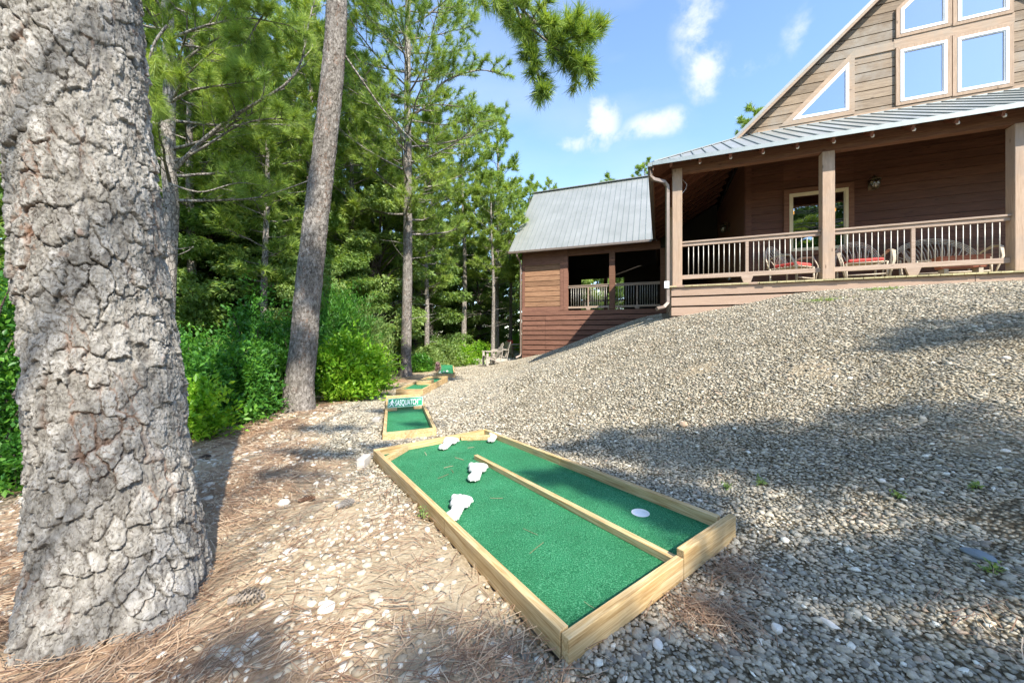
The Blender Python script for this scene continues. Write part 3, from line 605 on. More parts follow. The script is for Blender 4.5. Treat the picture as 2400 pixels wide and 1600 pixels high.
c = h2.p(-.10, 1.0); mb = MB(); mb.box(c.x-.05, c.x+.05, c.y-.05, c.y+.05, c.z-.04, c.z+.07)
tag(mb.build('concrete_block', MT['concrete'], None, bevel=.008), 'small white block beside the left board of the sign hole', 'block')

h3 = Hole(HOLES[2], -.145, -.155, 'slanting green hole with a pale tunnel box, third from the front'); lu, lv = h3.lu, h3.lv
turf_sheet(h3, .03, W, lu-W, W, lv-W)
h3.b('side_board', 0, W, .002, lv, -.06, .08, LY); h3.b('side_board', lu-W, lu, .002, lv, -.07, .08, LY); h3.b('end_board', -.002, lu+.002, -.04, -.002, -.07, .08, LX); h3.b('end_board', 0, lu, lv+.002, lv+.04, -.03, .09, LX)
tb = h3.b('tunnel_box', .12, .47, 1.05, 1.35, .031, .13, LX); 
mb = MB(); q = h3.p(.37, 1.95, .0315); mb.lathe((q.x, q.y, q.z), [(.001, 0), (.055, 0), (.055, .004), (.001, .004)], 20); mb.build('cup', MT['white'], h3.t)
h4 = Hole(HOLES[3], -.17, -.15, 'farthest green hole with a raised green slope at its back'); lu, lv = h4.lu, h4.lv
turf_sheet(h4, .03, W, lu-W, W, lv-W)
h4.b('side_board', 0, W, .002, lv, -.07, .08, LY); h4.b('side_board', lu-W, lu, .002, lv, -.07, .08, LY); h4.b('end_board', -.002, lu+.002, -.04, -.002, -.06, .08, LX); h4.b('end_board', 0, lu, lv+.002, lv+.04, -.02, .09, LX)
mb = MB(); mb.hexa([h4.p(.1, 1.7, .032), h4.p(lu-W-.003, 1.7, .032), h4.p(lu-W-.003, lv-W-.003, .032), h4.p(.1, lv-W-.003, .032), h4.p(.1, 1.7, .06), h4.p(lu-W-.003, 1.7, .06), h4.p(lu-W-.003, lv-W-.003, .12), h4.p(.1, lv-W-.003, .12)]); mb.build('raised_slope', MT['turf'], h4.t)

def rock(px, py, r, label, mat=None, base=None, sc=(1, .8, .6), seed=None, name='pale_stone', group='larger pale stones lying on the ground', sub=1):
    c = Vector(base) if base is not None else G(px, py); c.z = c.z if base is not None else float(gz(np.array([c.x]), np.array([c.y]))[0])
    rs = np.random.RandomState(seed if seed is not None else int(px+py)); v = IV.copy()*(1+rs.uniform(-.25, .25, (12, 1))); v = v*np.array(sc)*r
    a = rs.uniform(0, 6); R = np.array([[math.cos(a), -math.sin(a), 0], [math.sin(a), math.cos(a), 0], [0, 0, 1]]); v = v@R.T; v[:, 2] += r*sc[2]*.45
    me = bpy.data.meshes.new(name); me.from_pydata(v.tolist(), [], IF.tolist()); ob = link(name, me, mat or MT['stone'], None, False); ob.location = c
    m = ob.modifiers.new('u', 'SUBSURF'); m.subdivision_type = 'SIMPLE'; m.levels = m.render_levels = 2
    tx = ob.modifiers.new('b', 'BEVEL'); tx.width = r*.12; tx.segments = 1
    tag(ob, label, 'stone', group); return ob
rock(768, 1427, 0.050, 'large flat white stone on the needles between the big trunk and the frame', sc=(.8, 1.1, .35))
rock(665, 1184, 0.042, 'round white stone lying left of the two pine cones'); rock(598, 1496, 0.022, 'pinkish white stone low in the picture near the big trunk', sc=(1, .7, .4))
rock(1188, 1561, 0.022, 'bluish white stone in the shaded gravel below the frame corner'); rock(1602, 1000, 0.052, 'tan stone lying alone high on the gravel slope', plain('tan_stone', (.48, .34, .22), .9))
rock(1942, 1468, 0.032, 'long white stone in the gravel at the lower right', sc=(1.3, .6, .4)); rock(1820, 1480, 0.030, 'white stone in shade, left of the long white stone')
rock(1542, 1520, 0.026, 'square white stone in the gravel right of the frame corner'); rock(2290, 1310, 0.060, 'flat grey blue stone sunk in the gravel at the right', plain('blue_grey_stone', (.17, .20, .21), .8), sc=(1.1, .8, .25))
rock(2068, 1133, 0.028, 'pale stone in the shade on the right slope'); rock(380, 1542, 0.018, 'white stone in the needles right of the trunk foot'); rock(2356, 1061, 0.026, 'white stone in the upper right shade')
rock(2357, 840, 0.030, 'white stone below the far shade patch at the right edge'); rock(865, 1522, 0.022, 'cream stone in the needles near the bottom edge')
for px, py, r, s in ((2283, 655, .10, 'orange tan rock resting against the deck board'), (2246, 661, .07, 'low pale rock left of the orange tan rock by the deck')):
    rock(px, py, r, s, plain('tan_rock', (.60, .42, .30), .9), sc=(1.6, .6, .35), name='rock', group='rocks along the deck edge', base=at(px, py, 6.5 if px > 2260 else 6.62))
rock(1520, 748, .16, 'long flat pale rock at the foot of the downspout', sc=(1.9, .6, .35), name='rock', group='rocks along the deck edge', base=at(1522, 752, 10.2))
for k, (dx, dy, dz) in enumerate(((.10, .55, .0), (.22, .75, 0), (.33, .9, 0))):
    q = h4.p(dx, dy, .031); rock(0, 0, 0.056, ('nearest white rock on the farthest hole', 'middle white rock on the farthest hole', 'rearmost white rock on the farthest hole')[k], MT['plaster'], base=q, seed=k, name='white_rock', group='white rocks on the farthest hole', sc=(.9, .8, .8))
# pine cones
def cone(px, py, Lc, label, col, ang):
    c = G(px, py); z = float(gz(np.array([c.x]), np.array([c.y]))[0])+Lc*.28; mb = MB(); d = Vector((math.cos(ang), math.sin(ang), .1)).normalized(); s = d.cross(Vector((0, 0, 1))).normalized(); u = s.cross(d); c = Vector((c.x, c.y, z))
    mb.tube([c-d*Lc*.5, c, c+d*Lc*.45], [Lc*.15, Lc*.16, Lc*.05], 8)
    for i in range(11):
        t = i/10; R = Lc*.30*math.sin(math.pi*(.12+.8*(1-t)))
        for k in range(9):
            a = k*2*math.pi/9+i*.35; q = s*math.cos(a)+u*math.sin(a); p = c+d*(t-.5)*Lc; tip = p+q*R+d*.015; e = q.cross(d)*Lc*.07
            mb.add([p-e*.5, p+e*.5, tip+e-d*.004, tip-e-d*.004, tip+d*.004+q*.004], [(0, 1, 2, 3), (3, 2, 4)])
    tag(mb.build('pine_cone', plain('cone_'+str(px), col, .8, 0, .3, 60), None, off=c), label, 'pine cone', 'pine cones on the ground')
cone(716, 1178, .085, 'dark brown pine cone right of the round white stone', (.14, .075, .045), .3); cone(806, 1191, .10, 'grey open pine cone nearer the putting frame', (.24, .22, .20), .7); cone(572, 1419, .11, 'faded flat pine cone in the needles beside the trunk', (.26, .22, .18), .2); cone(478, 1078, .08, 'dark pine cone in the trunk shadow', (.10, .07, .05), .2)

# ------------------------------------------------------------------ the cabin (local frame: t along the front, s into the depth, z up)
HZ = 1.6
cab = thing('cabin', (HO[0], HO[1], HZ), 'brown timber cabin with steep gable, railed porch and grey metal roofs on the gravel rise', 'cabin', rz=-TH); cab['_o'] = [0, 0, HZ]
def hb(name, mat, *boxes, parent=None, bevel=0):
    mb = MB()
    for b in boxes: mb.box(*b)
    return mb.build(name, mat, parent or cab, bevel=bevel)
def clip(poly, n, c):    # keep the side n.p <= c of a 2-D polygon
    out = []
    for i, p in enumerate(poly):
        q = poly[(i+1) % len(poly)]; dp, dq = n[0]*p[0]+n[1]*p[1]-c, n[0]*q[0]+n[1]*q[1]-c
        if dp <= 0: out.append(p)
        if dp*dq < 0: k = dp/(dp-dq); out.append((p[0]+(q[0]-p[0])*k, p[1]+(q[1]-p[1])*k))
    return out
DZ = 2.165
# deck
def boards_s(t0, t1, s0, s1, z0, z1, w=.14, gap=.008):
    mb = MB(); t = t0; r = random.Random(2)
    while t < t1-.01: mb.box(t, min(t+w, t1), s0-r.uniform(0, .02), s1, z0, z1-r.uniform(0, .003)); t += w+gap
    return mb
dk = boards_s(1.5, 10.5, -.045, 1.8, DZ-.03, DZ); dk2 = boards_s(-.16, 1.49, -.03, 6.6, DZ-.03, DZ); dk.add(dk2.v, dk2.f); dk.build('deck_floor', MT['deck'], cab)
hb('rim_board', MT['skirt'], (-.16, 1.5, -.036, -.0, DZ-.034, DZ+.006))
mb = MB(); z = DZ-.04; k = 0
while z > .9: mb.box(-.12, 4.62 if k == 0 else 10.5, 0, .035, z-.178, z); (mb.box(4.63, 10.5, -.001, .034, z-.178, z) if k == 0 else None); z -= .213; k += 1
mb.build('skirt_boards', MT['skirt'], cab)
mb = MB(); z = DZ-.04
while z > .9: mb.box(-.125, -.09, .04, 6.6, z-.178, z); z -= .213
mb.build('side_skirt_boards', MT['skirt'], cab)
hb('foundation', MT['dark'], (-.05, 10.4, .08, 6.5, 0, DZ-.05), (-.03, 9.4, 6.5, 13, -.5, DZ-.06))
for t in (-.005, 2.625, 5.195, 7.8):
    hb('porch_post', MT['post'], (t-.097, t+.097, .0, .19, DZ+.001, 4.60 if t > 1 else 4.70), bevel=.008)
for s_ in (2.3, 4.5, 6.3): hb('porch_post', MT['post'], (-.1, .09, s_, s_+.19, DZ+.001, 4.6), bevel=.008)
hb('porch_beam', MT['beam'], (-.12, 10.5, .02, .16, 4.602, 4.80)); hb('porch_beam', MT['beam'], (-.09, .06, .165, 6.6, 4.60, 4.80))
# porch railing
def railing(t0, t1, mid, s=.095, z0=DZ, sp=.0925, parent=cab, zr=(2.31, 2.40), top=3.125, name='porch_railing', foot=True):
    mb = MB(); mb.box(t0, t1, s-.045, s+.045, top-.035, top); mb.box(t0, t1, s-.02, s+.02, top-.105, top-.037); mb.box(t0, t1, s-.02, s+.02, zr[0], zr[1])
    mb.box(mid-.028, mid+.028, s-.018, s+.018, zr[1]+.001, top-.106)
    if foot: mb.prism([(mid-.115, s-.021, zr[0]+.02), (mid-.06, s-.021, z0+.004), (mid+.06, s-.021, z0+.004), (mid+.115, s-.021, zr[0]+.02)][::-1], (0, .042, 0))
    r = mb.build(name, MT['rail'], parent, bevel=.004)
    for a, b in ((t0+.03, mid-.028), (mid+.028, t1-.03)):
        n = max(2, round((b-a)/sp)); 
        for i in range(1, n): 
            t = a+(b-a)*i/n; MB().tube([(t, s, zr[1]-.005), (t, s, top-.10)], .0072, 6).build('baluster', MT['baluster'], r, True)
    return r
railing(.095, 2.525, 1.306); railing(2.725, 5.095, 3.872); railing(5.295, 7.7, 6.5)
# walls
def hboards(name, mat, poly, s0, th, bh, gap, zstart, zend, axis='t', parent=None, sides=1):
    mb = MB(); z = zstart; r = random.Random(5)
    while z < zend:
        p = clip(clip(poly, (0, 1), z+bh-gap), (0, -1), -z)
        if len(p) > 2:
            d = r.uniform(0, .006)
            if axis == 't': mb.prism([(a, s0-d, b) for a, b in p][::-1], (0, th+d, 0)) if False else mb.prism([(a, s0-d, b) for a, b in p], (0, th+d, 0))
            else: mb.prism([(s0-d, a, b) for a, b in p], (th+d, 0, 0))
        z += bh
    return mb.build(name, mat, parent or cab)
def rect(a, b, c, d): return [(a, c), (b, c), (b, d), (a, d)]
# porch back wall left and right of the window, above and below it
wz = (3.055, 4.42); wt = (2.479, 3.585)
mbw = MB()
for a, b, c, d in ((1.62, wt[0]-.1, DZ, 5.9), (wt[1]+.1, 10.3, DZ, 5.9), (wt[0]-.1, wt[1]+.1, DZ, wz[0]-.10), (wt[0]-.1, wt[1]+.1, wz[1]+.10, 5.9)):
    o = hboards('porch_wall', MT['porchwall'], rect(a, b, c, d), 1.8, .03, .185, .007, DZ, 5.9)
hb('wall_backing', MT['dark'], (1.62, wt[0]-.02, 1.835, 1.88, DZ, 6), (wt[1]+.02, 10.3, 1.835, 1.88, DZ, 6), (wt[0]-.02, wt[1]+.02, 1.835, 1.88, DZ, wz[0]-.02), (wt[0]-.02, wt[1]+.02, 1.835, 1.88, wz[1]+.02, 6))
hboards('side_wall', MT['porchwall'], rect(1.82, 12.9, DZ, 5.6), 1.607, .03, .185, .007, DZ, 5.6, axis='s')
hb('corner_board', MT['porchwall'], (1.57, 1.72, 1.765, 1.80, DZ, 5.9), (1.57, 1.605, 1.765, 1.88, DZ, 5.9))
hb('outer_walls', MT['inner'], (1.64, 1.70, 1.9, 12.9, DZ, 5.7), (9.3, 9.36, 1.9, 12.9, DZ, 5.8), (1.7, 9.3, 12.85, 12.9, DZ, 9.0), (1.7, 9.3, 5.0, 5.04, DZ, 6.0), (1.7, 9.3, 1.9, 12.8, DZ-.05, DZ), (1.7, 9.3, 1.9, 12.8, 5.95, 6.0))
# gable
AP = (5.29, 9.61); SL = .95
def zroof(t): return AP[1]-abs(t-AP[0])*SL
gp = [(1.2, 5.95), (9.4, 5.95), AP]; n1 = (-SL, 1); 
gp = clip(clip(rect(1.0, 9.6, 5.95, 9.7), (-SL, 1), AP[1]-SL*AP[0]-.02), (SL, 1), AP[1]+SL*AP[0]-.02)
hboards('gable_wall', MT['gable'], gp, 1.8, .03, .203, .019, 5.93, 9.7)
mb = MB(); mb.prism([(a, 1.835, b) for a, b in gp], (0, .03, 0)); mb.build('gable_backing', MT['dark'], cab)
def wintrim(name, poly, wd, s0, s1, mat, parent, grow):
    """frame between polygon and polygon grown outward"""
    n = len(poly); P = [Vector((p[0], p[1])) for p in poly]; area = sum(P[i].x*P[(i+1) % n].y-P[(i+1) % n].x*P[i].y for i in range(n)); sg = 1 if area > 0 else -1
    O = []
    for i in range(n):
        a = (P[i]-P[i-1]).normalized(); b = (P[(i+1) % n]-P[i]).normalized(); na, nb = Vector((a.y, -a.x))*sg, Vector((b.y, -b.x))*sg; m = (na+nb).normalized(); O.append(P[i]+m*grow/max(.35, m.dot(na)))
    mb = MB()
    for i in range(n):
        j = (i+1) % n; e = (P[j]-P[i]).normalized()*.0012
        mb.hexa([(P[i].x+e.x, s0, P[i].y+e.y), (P[j].x-e.x, s0, P[j].y-e.y), (P[j].x-e.x, s1, P[j].y-e.y), (P[i].x+e.x, s1, P[i].y+e.y), (O[i].x+e.x, s0, O[i].y+e.y), (O[j].x-e.x, s0, O[j].y-e.y), (O[j].x-e.x, s1, O[j].y-e.y), (O[i].x+e.x, s1, O[i].y+e.y)])
    return mb.build(name, mat, parent), [(o.x, o.y) for o in O]
def window(poly, fw, mat_f, glass, casing, tr, s=1.8, label=None):
    n = len(poly); c = (sum(p[0] for p in poly)/n, sum(p[1] for p in poly)/n)
    w = None
    mb = MB()
    # casing is the part itself, with the frame and the pane inside it
    w, outer = wintrim('window', poly, casing, s-.045, s+.002, tr, cab, casing)
    if label: w['label'] = label
    inner = []
    fr, _ = wintrim('frame', shrink(poly, fw), fw, s-.052, s-.004, mat_f, w, fw-.004)
    fr2, _ = wintrim('sash', shrink(poly, fw+.018), .016, s-.040, s-.003, mat_f, w, .015)
    p = shrink(poly, fw); mb.prism([(a, s-.02, b) for a, b in p], (0, .008, 0)); mb.build('pane', glass, w)
    return w
def shrink(poly, d):
    n = len(poly); P = [Vector((p[0], p[1])) for p in poly]; O = []
    area = sum(P[i].x*P[(i+1) % n].y-P[(i+1) % n].x*P[i].y for i in range(n)); sg = 1 if area > 0 else -1
    for i in range(n):
        a = (P[i]-P[i-1]).normalized(); b = (P[(i+1) % n]-P[i]).normalized(); na, nb = Vector((-a.y, a.x))*sg, Vector((-b.y, b.x))*sg; m = (na+nb).normalized(); q = P[i]+m*d/max(.3, m.dot(na)); O.append((q.x, q.y))
    return O
window([(2.525, 6.14), (3.593, 6.14), (3.593, 7.231)], .05, MT['white'], MT['glass'], .10, MT['trim'], label='triangular window with a white frame')
window(rect(4.463, 5.21, 6.125, 7.25), .05, MT['white'], MT['glass'], .068, MT['trimz'], label='lower left window of the gable')
window(rect(5.36, 6.113, 6.115, 7.245), .05, MT['white'], MT['glass'], .068, MT['trimz'], label='lower right window of the gable')
window([(4.467, 7.59), (5.215, 7.59), (5.215, 8.84), (4.467, 8.128)], .05, MT['white'], MT['glass'], .068, MT['trimz'], label='slant topped window of the gable')
window([(5.365, 7.575), (6.113, 7.575), (6.113, 8.128), (5.365, 8.84)], .05, MT['white'], MT['glass'], .068, MT['trimz'], label='right slant topped window of the gable')
window(rect(wt[0], wt[1], wz[0], wz[1]), .06, MT['cream'], MT['glasslow'], .10, MT['beam'], label='cream framed porch window')
hb('trim_board', MT['trim'], (1.85, 4.38, 1.770, 1.80, 5.985, 6.035), (3.70, 4.39, 1.775, 1.80, 7.30, 7.47), (6.20, 9.0, 1.775, 1.80, 5.985, 6.05), (4.37, 6.20, 1.772, 1.80, 7.322, 7.515), (4.37, 6.20, 1.772, 1.80, 5.985, 6.045))
# lamps in the room behind the porch window
for t, s_, z in ((2.62, 2.5, 4.18), (2.80, 2.7, 4.17), (3.72, 2.9, 4.20)):
    m, nt, b = M('lamp_glow'); b.inputs['Emission Color'].default_value = (1, .45, .10, 1); b.inputs['Emission Strength'].default_value = 5; b.inputs['Base Color'].default_value = (.8, .4, .1, 1)
    l = MB().lathe((t, s_, z), [(.001, 0), (.035, .01), (.045, .05), (.03, .09), (.01, .12)], 12).build('room_lamp', m, cab, True); MB().tube([(t, s_, z+.115), (t, s_, 5.94)], .005, 5).build('lamp_cord', MT['iron'], l)

# roofs ------------------------------------------------------------
def roof_panel(name, poly, zf, over=.016, under=.03, ribdir='s', sp=.23, ribh=.022, ribw=.022, soffit=None, start=None):
    """poly in (t,s); zf(t,s) height of the deck"""
    mb = MB(); n = len(poly); A = [(t, s, zf(t, s)+.002) for t, s in poly]; mb.prism(A, (0, 0, over)); r = mb.build(name, MT['roof'], cab)
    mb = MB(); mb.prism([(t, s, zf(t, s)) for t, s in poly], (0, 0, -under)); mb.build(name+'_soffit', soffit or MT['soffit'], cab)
    mb = MB(); k = 0 if ribdir == 's' else 1; lo, hi = min(p[k] for p in poly), max(p[k] for p in poly); x = lo+(start if start is not None else sp*.5)
    while x < hi:
        ys = []
        for i in range(n):
            p, q = poly[i], poly[(i+1) % n]
            if (p[k]-x)*(q[k]-x) < 0: f = (x-p[k])/(q[k]-p[k]); ys.append(p[1-k]+(q[1-k]-p[1-k])*f)
        if len(ys) >= 2:
            y0, y1 = min(ys), max(ys); a, b = ((x, y0), (x, y1)) if k == 0 else ((y0, x), (y1, x))
            h = over+.002+ribh/2; A_, B_ = Vector((a[0], a[1], zf(*a)+h)), Vector((b[0], b[1], zf(*b)+h)); mb.beam(A_, B_, ribw, ribh)
        x += sp
    mb.build('roof_ribs', MT['rib'], r); return r
PS = .571
zfront = lambda t, s: 4.775+(s+.3)*PS
zside = lambda t, s: 4.775+(t+.5)*PS
roof_panel('porch_roof', [(-.5, -.3), (11, -.3), (11, 1.8), (1.6, 1.8)], zfront)
roof_panel('side_roof', [(-.5, -.3), (1.55, 1.75), (1.55, 12.9), (-.5, 12.9)], zside, ribdir='t')
hb('roof_flashing', MT['galv'], (1.75, 10.5, 1.762, 1.80, 5.975, 5.992))
mb = MB(); mb.beam((-.5, -.3, 4.80), (1.6, 1.8, 6.0), .09, .02); mb.build('hip_cap', MT['roof'], cab)
hb('drip_edge', MT['galv'], (-.5, 11, -.322, -.302, 4.728, 4.80)); hb('drip_edge', MT['galv'], (-.5, 11, -.336, -.323, 4.712, 4.735))
mb = MB(); t = -.14
while t < 10.4: e_ = max(.2, min(1.79, t+.12)); mb.beam((t, -.285, 4.775-.03-.055), (t, e_, 4.775+(e_+.3)*PS-.085), .045, .105); t += .5485
mb.build('rafters', MT['soffit'], cab)
mb = MB(); s_ = .6
while s_ < 6.6: e_ = min(1.55, s_-.3); mb.beam((-.48, s_, 4.70), (e_, s_, 4.775+(e_+.5)*PS-.085), .045, .105); s_ += .55
mb.build('side_rafters', MT['soffit'], cab)
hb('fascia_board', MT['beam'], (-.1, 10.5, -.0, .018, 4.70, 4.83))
t = .416
while t < 8:
    b_ = MB().tube([(t, -.20, 4.735), (t, -.20, 4.70)], .016, 8).build('eave_light', MT['iron'], cab); MB().lathe((t, -.20, 4.645), [(.001, 0), (.020, .006), (.026, .03), (.02, .054)], 10).build('bulb', MT['paper'], b_, True)
    t += .555
# main roof
def zmain(t, s): return zroof(t)
roof_panel('main_roof', [(1.27, 1.5), (5.29, 1.5), (5.29, 12.95), (1.27, 12.95)], zmain, ribdir='t')
roof_panel('main_roof', [(5.29, 1.5), (9.3, 1.5), (9.3, 12.95), (5.29, 12.95)], zmain, ribdir='t')
for sg in (-1, 1):
    mb = MB(); a = (AP[0]+sg*4.03, zroof(AP[0]+sg*4.03)); mb.prism([(a[0], 1.475, a[1]-.055), (AP[0], 1.475, AP[1]-.055), (AP[0], 1.475, AP[1]+.035), (a[0], 1.475, a[1]+.035)][::sg], (0, .022, 0)); mb.build('rake_flashing', MT['roof'], cab)
    mb = MB(); mb.prism([(a[0], 1.478, a[1]-.13), (AP[0], 1.478, AP[1]-.13), (AP[0], 1.478, AP[1]-.057), (a[0], 1.478, a[1]-.057)][::sg], (0, .02, 0)); mb.build('rake_board', MT['cream'] if False else MT['trim'], cab)
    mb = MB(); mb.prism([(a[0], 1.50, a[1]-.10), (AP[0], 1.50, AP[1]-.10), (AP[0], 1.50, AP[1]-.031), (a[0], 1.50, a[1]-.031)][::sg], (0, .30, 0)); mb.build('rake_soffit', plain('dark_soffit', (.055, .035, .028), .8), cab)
# left gutter and downspout
mb = MB(); mb.box(-.60, -.505, -.32, 6.15, 4.69, 4.785); mb.build('gutter', MT['gutter'], cab, bevel=.01); hb('gutter_end', MT['galv'], (-.592, -.51, -.332, -.321, 4.70, 4.78))
hb('fascia_board', MT['beam'], (-.50, -.478, -.298, 6.15, 4.62, 4.76))
def spout(pts, name='downspout', r=.045): return MB().tube(pts, r, 4).build(name, MT['gutter'], cab)
d_ = spout([(-.55, -.24, 4.70), (-.55, -.24, 4.52), (-.48, -.21, 4.46), (-.27, -.08, 4.42), (-.205, -.02, 4.34), (-.20, .0, 4.2), (-.20, .0, 1.95), (-.20, -.02, 1.80), (-.28, -.12, 1.70), (-.42, -.28, 1.66)])
hb('spout_bracket', MT['paper'], (-.265, -.165, -.06, -.05, 2.12, 2.27), parent=d_)
MB().tube([(.12, .3, 4.55), (.2, .25, 4.42), (.17, .2, 4.3), (.10, .19, 4.22)], .005, 5).build('loose_cable', MT['paper'], cab)
# wall lanterns
def lantern(t, s, z, dx, ds):
    o = MB(); c = (t+dx*.16, s+ds*.16); o.box(*(sorted((t, t+dx*.02)) if dx else (t-.06, t+.06)), *(sorted((s, s+ds*.02)) if ds else (s-.06, s+.06)), z-.10, z+.12); o.tube([(t, s, z+.08), ((t+c[0])/2, (s+c[1])/2, z+.20), (c[0], c[1], z+.16)], .012, 6)
    o.lathe((*c, z), [(.015, .16), (.03, .14), (.10, .09), (.105, .08), (.08, .078), (.001, .077)][::-1], 12); o.lathe((*c, z-.14), [(.001, 0), (.03, .012), (.05, .02), (.05, .03), (.001, .031)], 12)
    for k in range(6): a = k*math.pi/3; o.tube([(c[0]+.088*math.cos(a), c[1]+.088*math.sin(a), z+.08), (c[0]+.09*math.cos(a), c[1]+.09*math.sin(a), z-.02), (c[0]+.05*math.cos(a), c[1]+.05*math.sin(a), z-.115)], .006, 5)
    l = o.build('wall_lantern', MT['iron'], cab, True); m = m_glass('lantern_glass', (.8, .75, .6), .3, .15) if 'lantern_glass' not in bpy.data.materials else bpy.data.materials['lantern_glass']
    MB().lathe((*c, z), [(.001, -.11), (.045, -.108), (.078, -.03), (.082, .0), (.078, .074)], 14).build('lantern_glass', m, l, True); MB().lathe((*c, z), [(.001, -.09), (.018, -.085), (.022, -.02), (.02, .03), (.001, .04)], 8).build('lantern_bulb', MT['cream'], l, True)
lantern(3.996, 1.8, 4.40, 0, -1); lantern(1.607, 4.1, 4.34, -1, 0)
hb('outlet_box', MT['paper'], (1.58, 1.607, 3.9, 4.1, 2.75, 2.98))

# the wing
WS = 6.6; wz0 = 2.1
wr = 8.49
zw = lambda t, s: 4.70+(s-6.2)*(wr-4.70)/3.56
zwb = lambda t, s: wr-(s-9.76)*(wr-4.70)/3.56
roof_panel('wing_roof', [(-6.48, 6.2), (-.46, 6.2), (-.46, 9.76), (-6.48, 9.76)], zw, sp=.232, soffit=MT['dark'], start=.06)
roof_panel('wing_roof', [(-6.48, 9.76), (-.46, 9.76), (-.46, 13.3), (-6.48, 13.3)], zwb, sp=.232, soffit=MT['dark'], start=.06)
mb = MB(); mb.beam((-6.5, 9.76, wr+.04), (-.46, 9.76, wr+.04), .25, .03); mb.prism([(-.47, 6.25, 4.72), (-.47, 13.2, 4.72), (-.47, 9.76, wr-.04)], (.02, 0, 0)); mb.build('ridge_cap', MT['roof'], cab)
hb('wing_gutter', MT['gutter'], (-6.48, -.62, 6.09, 6.185, 4.60, 4.69), bevel=.01)
mb = MB(); t = -5.7
while t < -.5: mb.beam((t, 6.22, 4.63), (t, 6.62, 5.03), .045, .10); t += .6
mb.build('wing_rafters', MT['soffit'], cab)
hboards('wing_wall', MT['wingwall'], rect(-5.87, -4.28, 2.30, 4.12), WS, .03, .222, .022, 2.32, 4.12)
hb('wing_wall_backing', MT['dark'], (-5.95, -4.0, WS+.035, WS+.07, 2.0, 4.7))
hb('wing_header', MT['wingskirt'], (-5.97, -4.28, WS-.004, WS+.03, 4.125, 4.72), (-3.94, -.33, WS, WS+.12, 4.42, 4.74))
hb('wing_trim', MT['wingskirt'], (-5.975, -5.875, WS-.012, WS+.03, 2.30, 4.123), (-4.275, -4.13, WS-.02, WS+.03, 2.13, 4.75), (-4.125, -3.945, WS-.028, WS+.12, 2.13, 4.75), (-5.985, -.33, WS-.012, WS+.02, 2.118, 2.298) if False else (-5.985, -4.28, WS-.012, WS+.02, 2.118, 2.296))
hb('wing_post', MT['beam'], (-2.245, -2.027, WS-.02, WS+.15, 2.13, 4.42)); hb('wing_post', MT['beam'], (-.33, -.15, WS-.02, WS+.15, 2.13, 4.42))
railing(-3.94, -2.25, -3.1, s=WS+.05, z0=2.12, zr=(2.20, 2.28), top=3.16, name='wing_railing'); railing(-2.02, -.335, -1.18, s=WS+.05, z0=2.12, zr=(2.20, 2.28), top=3.16, name='wing_railing')
mb = MB(); z = 2.112; k = 0
while z > -.6:
    if k == 0: mb.box(-5.985, -.05, WS-.016, WS+.02, z-.175, z)
    else: mb.box(-5.975, -4.94, WS-.01, WS+.02, z-.172, z); mb.box(-4.928, -.05, WS-.012, WS+.02, z-.172, z)
    z -= .212; k += 1
mb.build('wing_skirt_boards', MT['wingskirt'], cab)
mb = MB(); z = 2.112
while z > -.6: mb.box(-5.97, -5.94, WS+.03, 12.9, z-.188, z); z -= .212
mb.build('wing_side_skirt', MT['wingskirt'], cab)
hb('wing_skirt_backing', MT['dark'], (-5.92, 0, WS+.06, WS+.1, -.6, 2.02), (-5.92, -5.88, WS+.1, 12.85, -.6, 2.05))
hb('wing_floor', MT['deck'], (-5.93, 3.0, WS+.13, 12.9, 2.05, 2.11))
mbp = [(WS+.13, 2.12), (12.9, 2.12), (12.9, 5.0), (9.76, 8.40), (WS+.13, 5.05)]
mb = MB(); mb.prism([(-5.95, a, b) for a, b in mbp], (.05, 0, 0)); mb.build('wing_end_wall', MT['wingskirt'], cab)
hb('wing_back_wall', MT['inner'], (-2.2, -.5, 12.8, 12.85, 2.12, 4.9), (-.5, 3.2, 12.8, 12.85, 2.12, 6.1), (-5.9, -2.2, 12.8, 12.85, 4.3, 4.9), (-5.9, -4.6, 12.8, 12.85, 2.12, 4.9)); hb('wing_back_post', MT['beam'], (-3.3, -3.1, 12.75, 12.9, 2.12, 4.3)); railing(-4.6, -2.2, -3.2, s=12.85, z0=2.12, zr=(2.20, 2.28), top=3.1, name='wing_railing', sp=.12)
spout([(-6.08, 6.14, 4.62), (-6.08, 6.16, 4.50), (-6.06, 6.5, 4.30), (-6.05, 6.54, 4.1), (-6.05, 6.54, .30), (-6.06, 6.50, .18), (-6.2, 6.35, .10)])
mb = MB(); mb.prism([(-.3, 6.62, 4.45), (1.6, 6.62, 4.45), (1.6, 6.62, 5.88), (-.3, 6.62, 4.80)], (0, .04, 0)); mb.build('shade_infill', MT['inner'], cab)  # dark panel added under the side roof so the porch end reads as shade
hb('wing_corner_board', MT['wingskirt'], (-6.0, -5.985, WS-.02, WS+.12, 0, 4.6))
# patio slab by the wing
kind(MB().box(-2.6, 1.3, 17.3, 23, -.5, -.03).build('patio', MT['concrete'], None), 'structure')

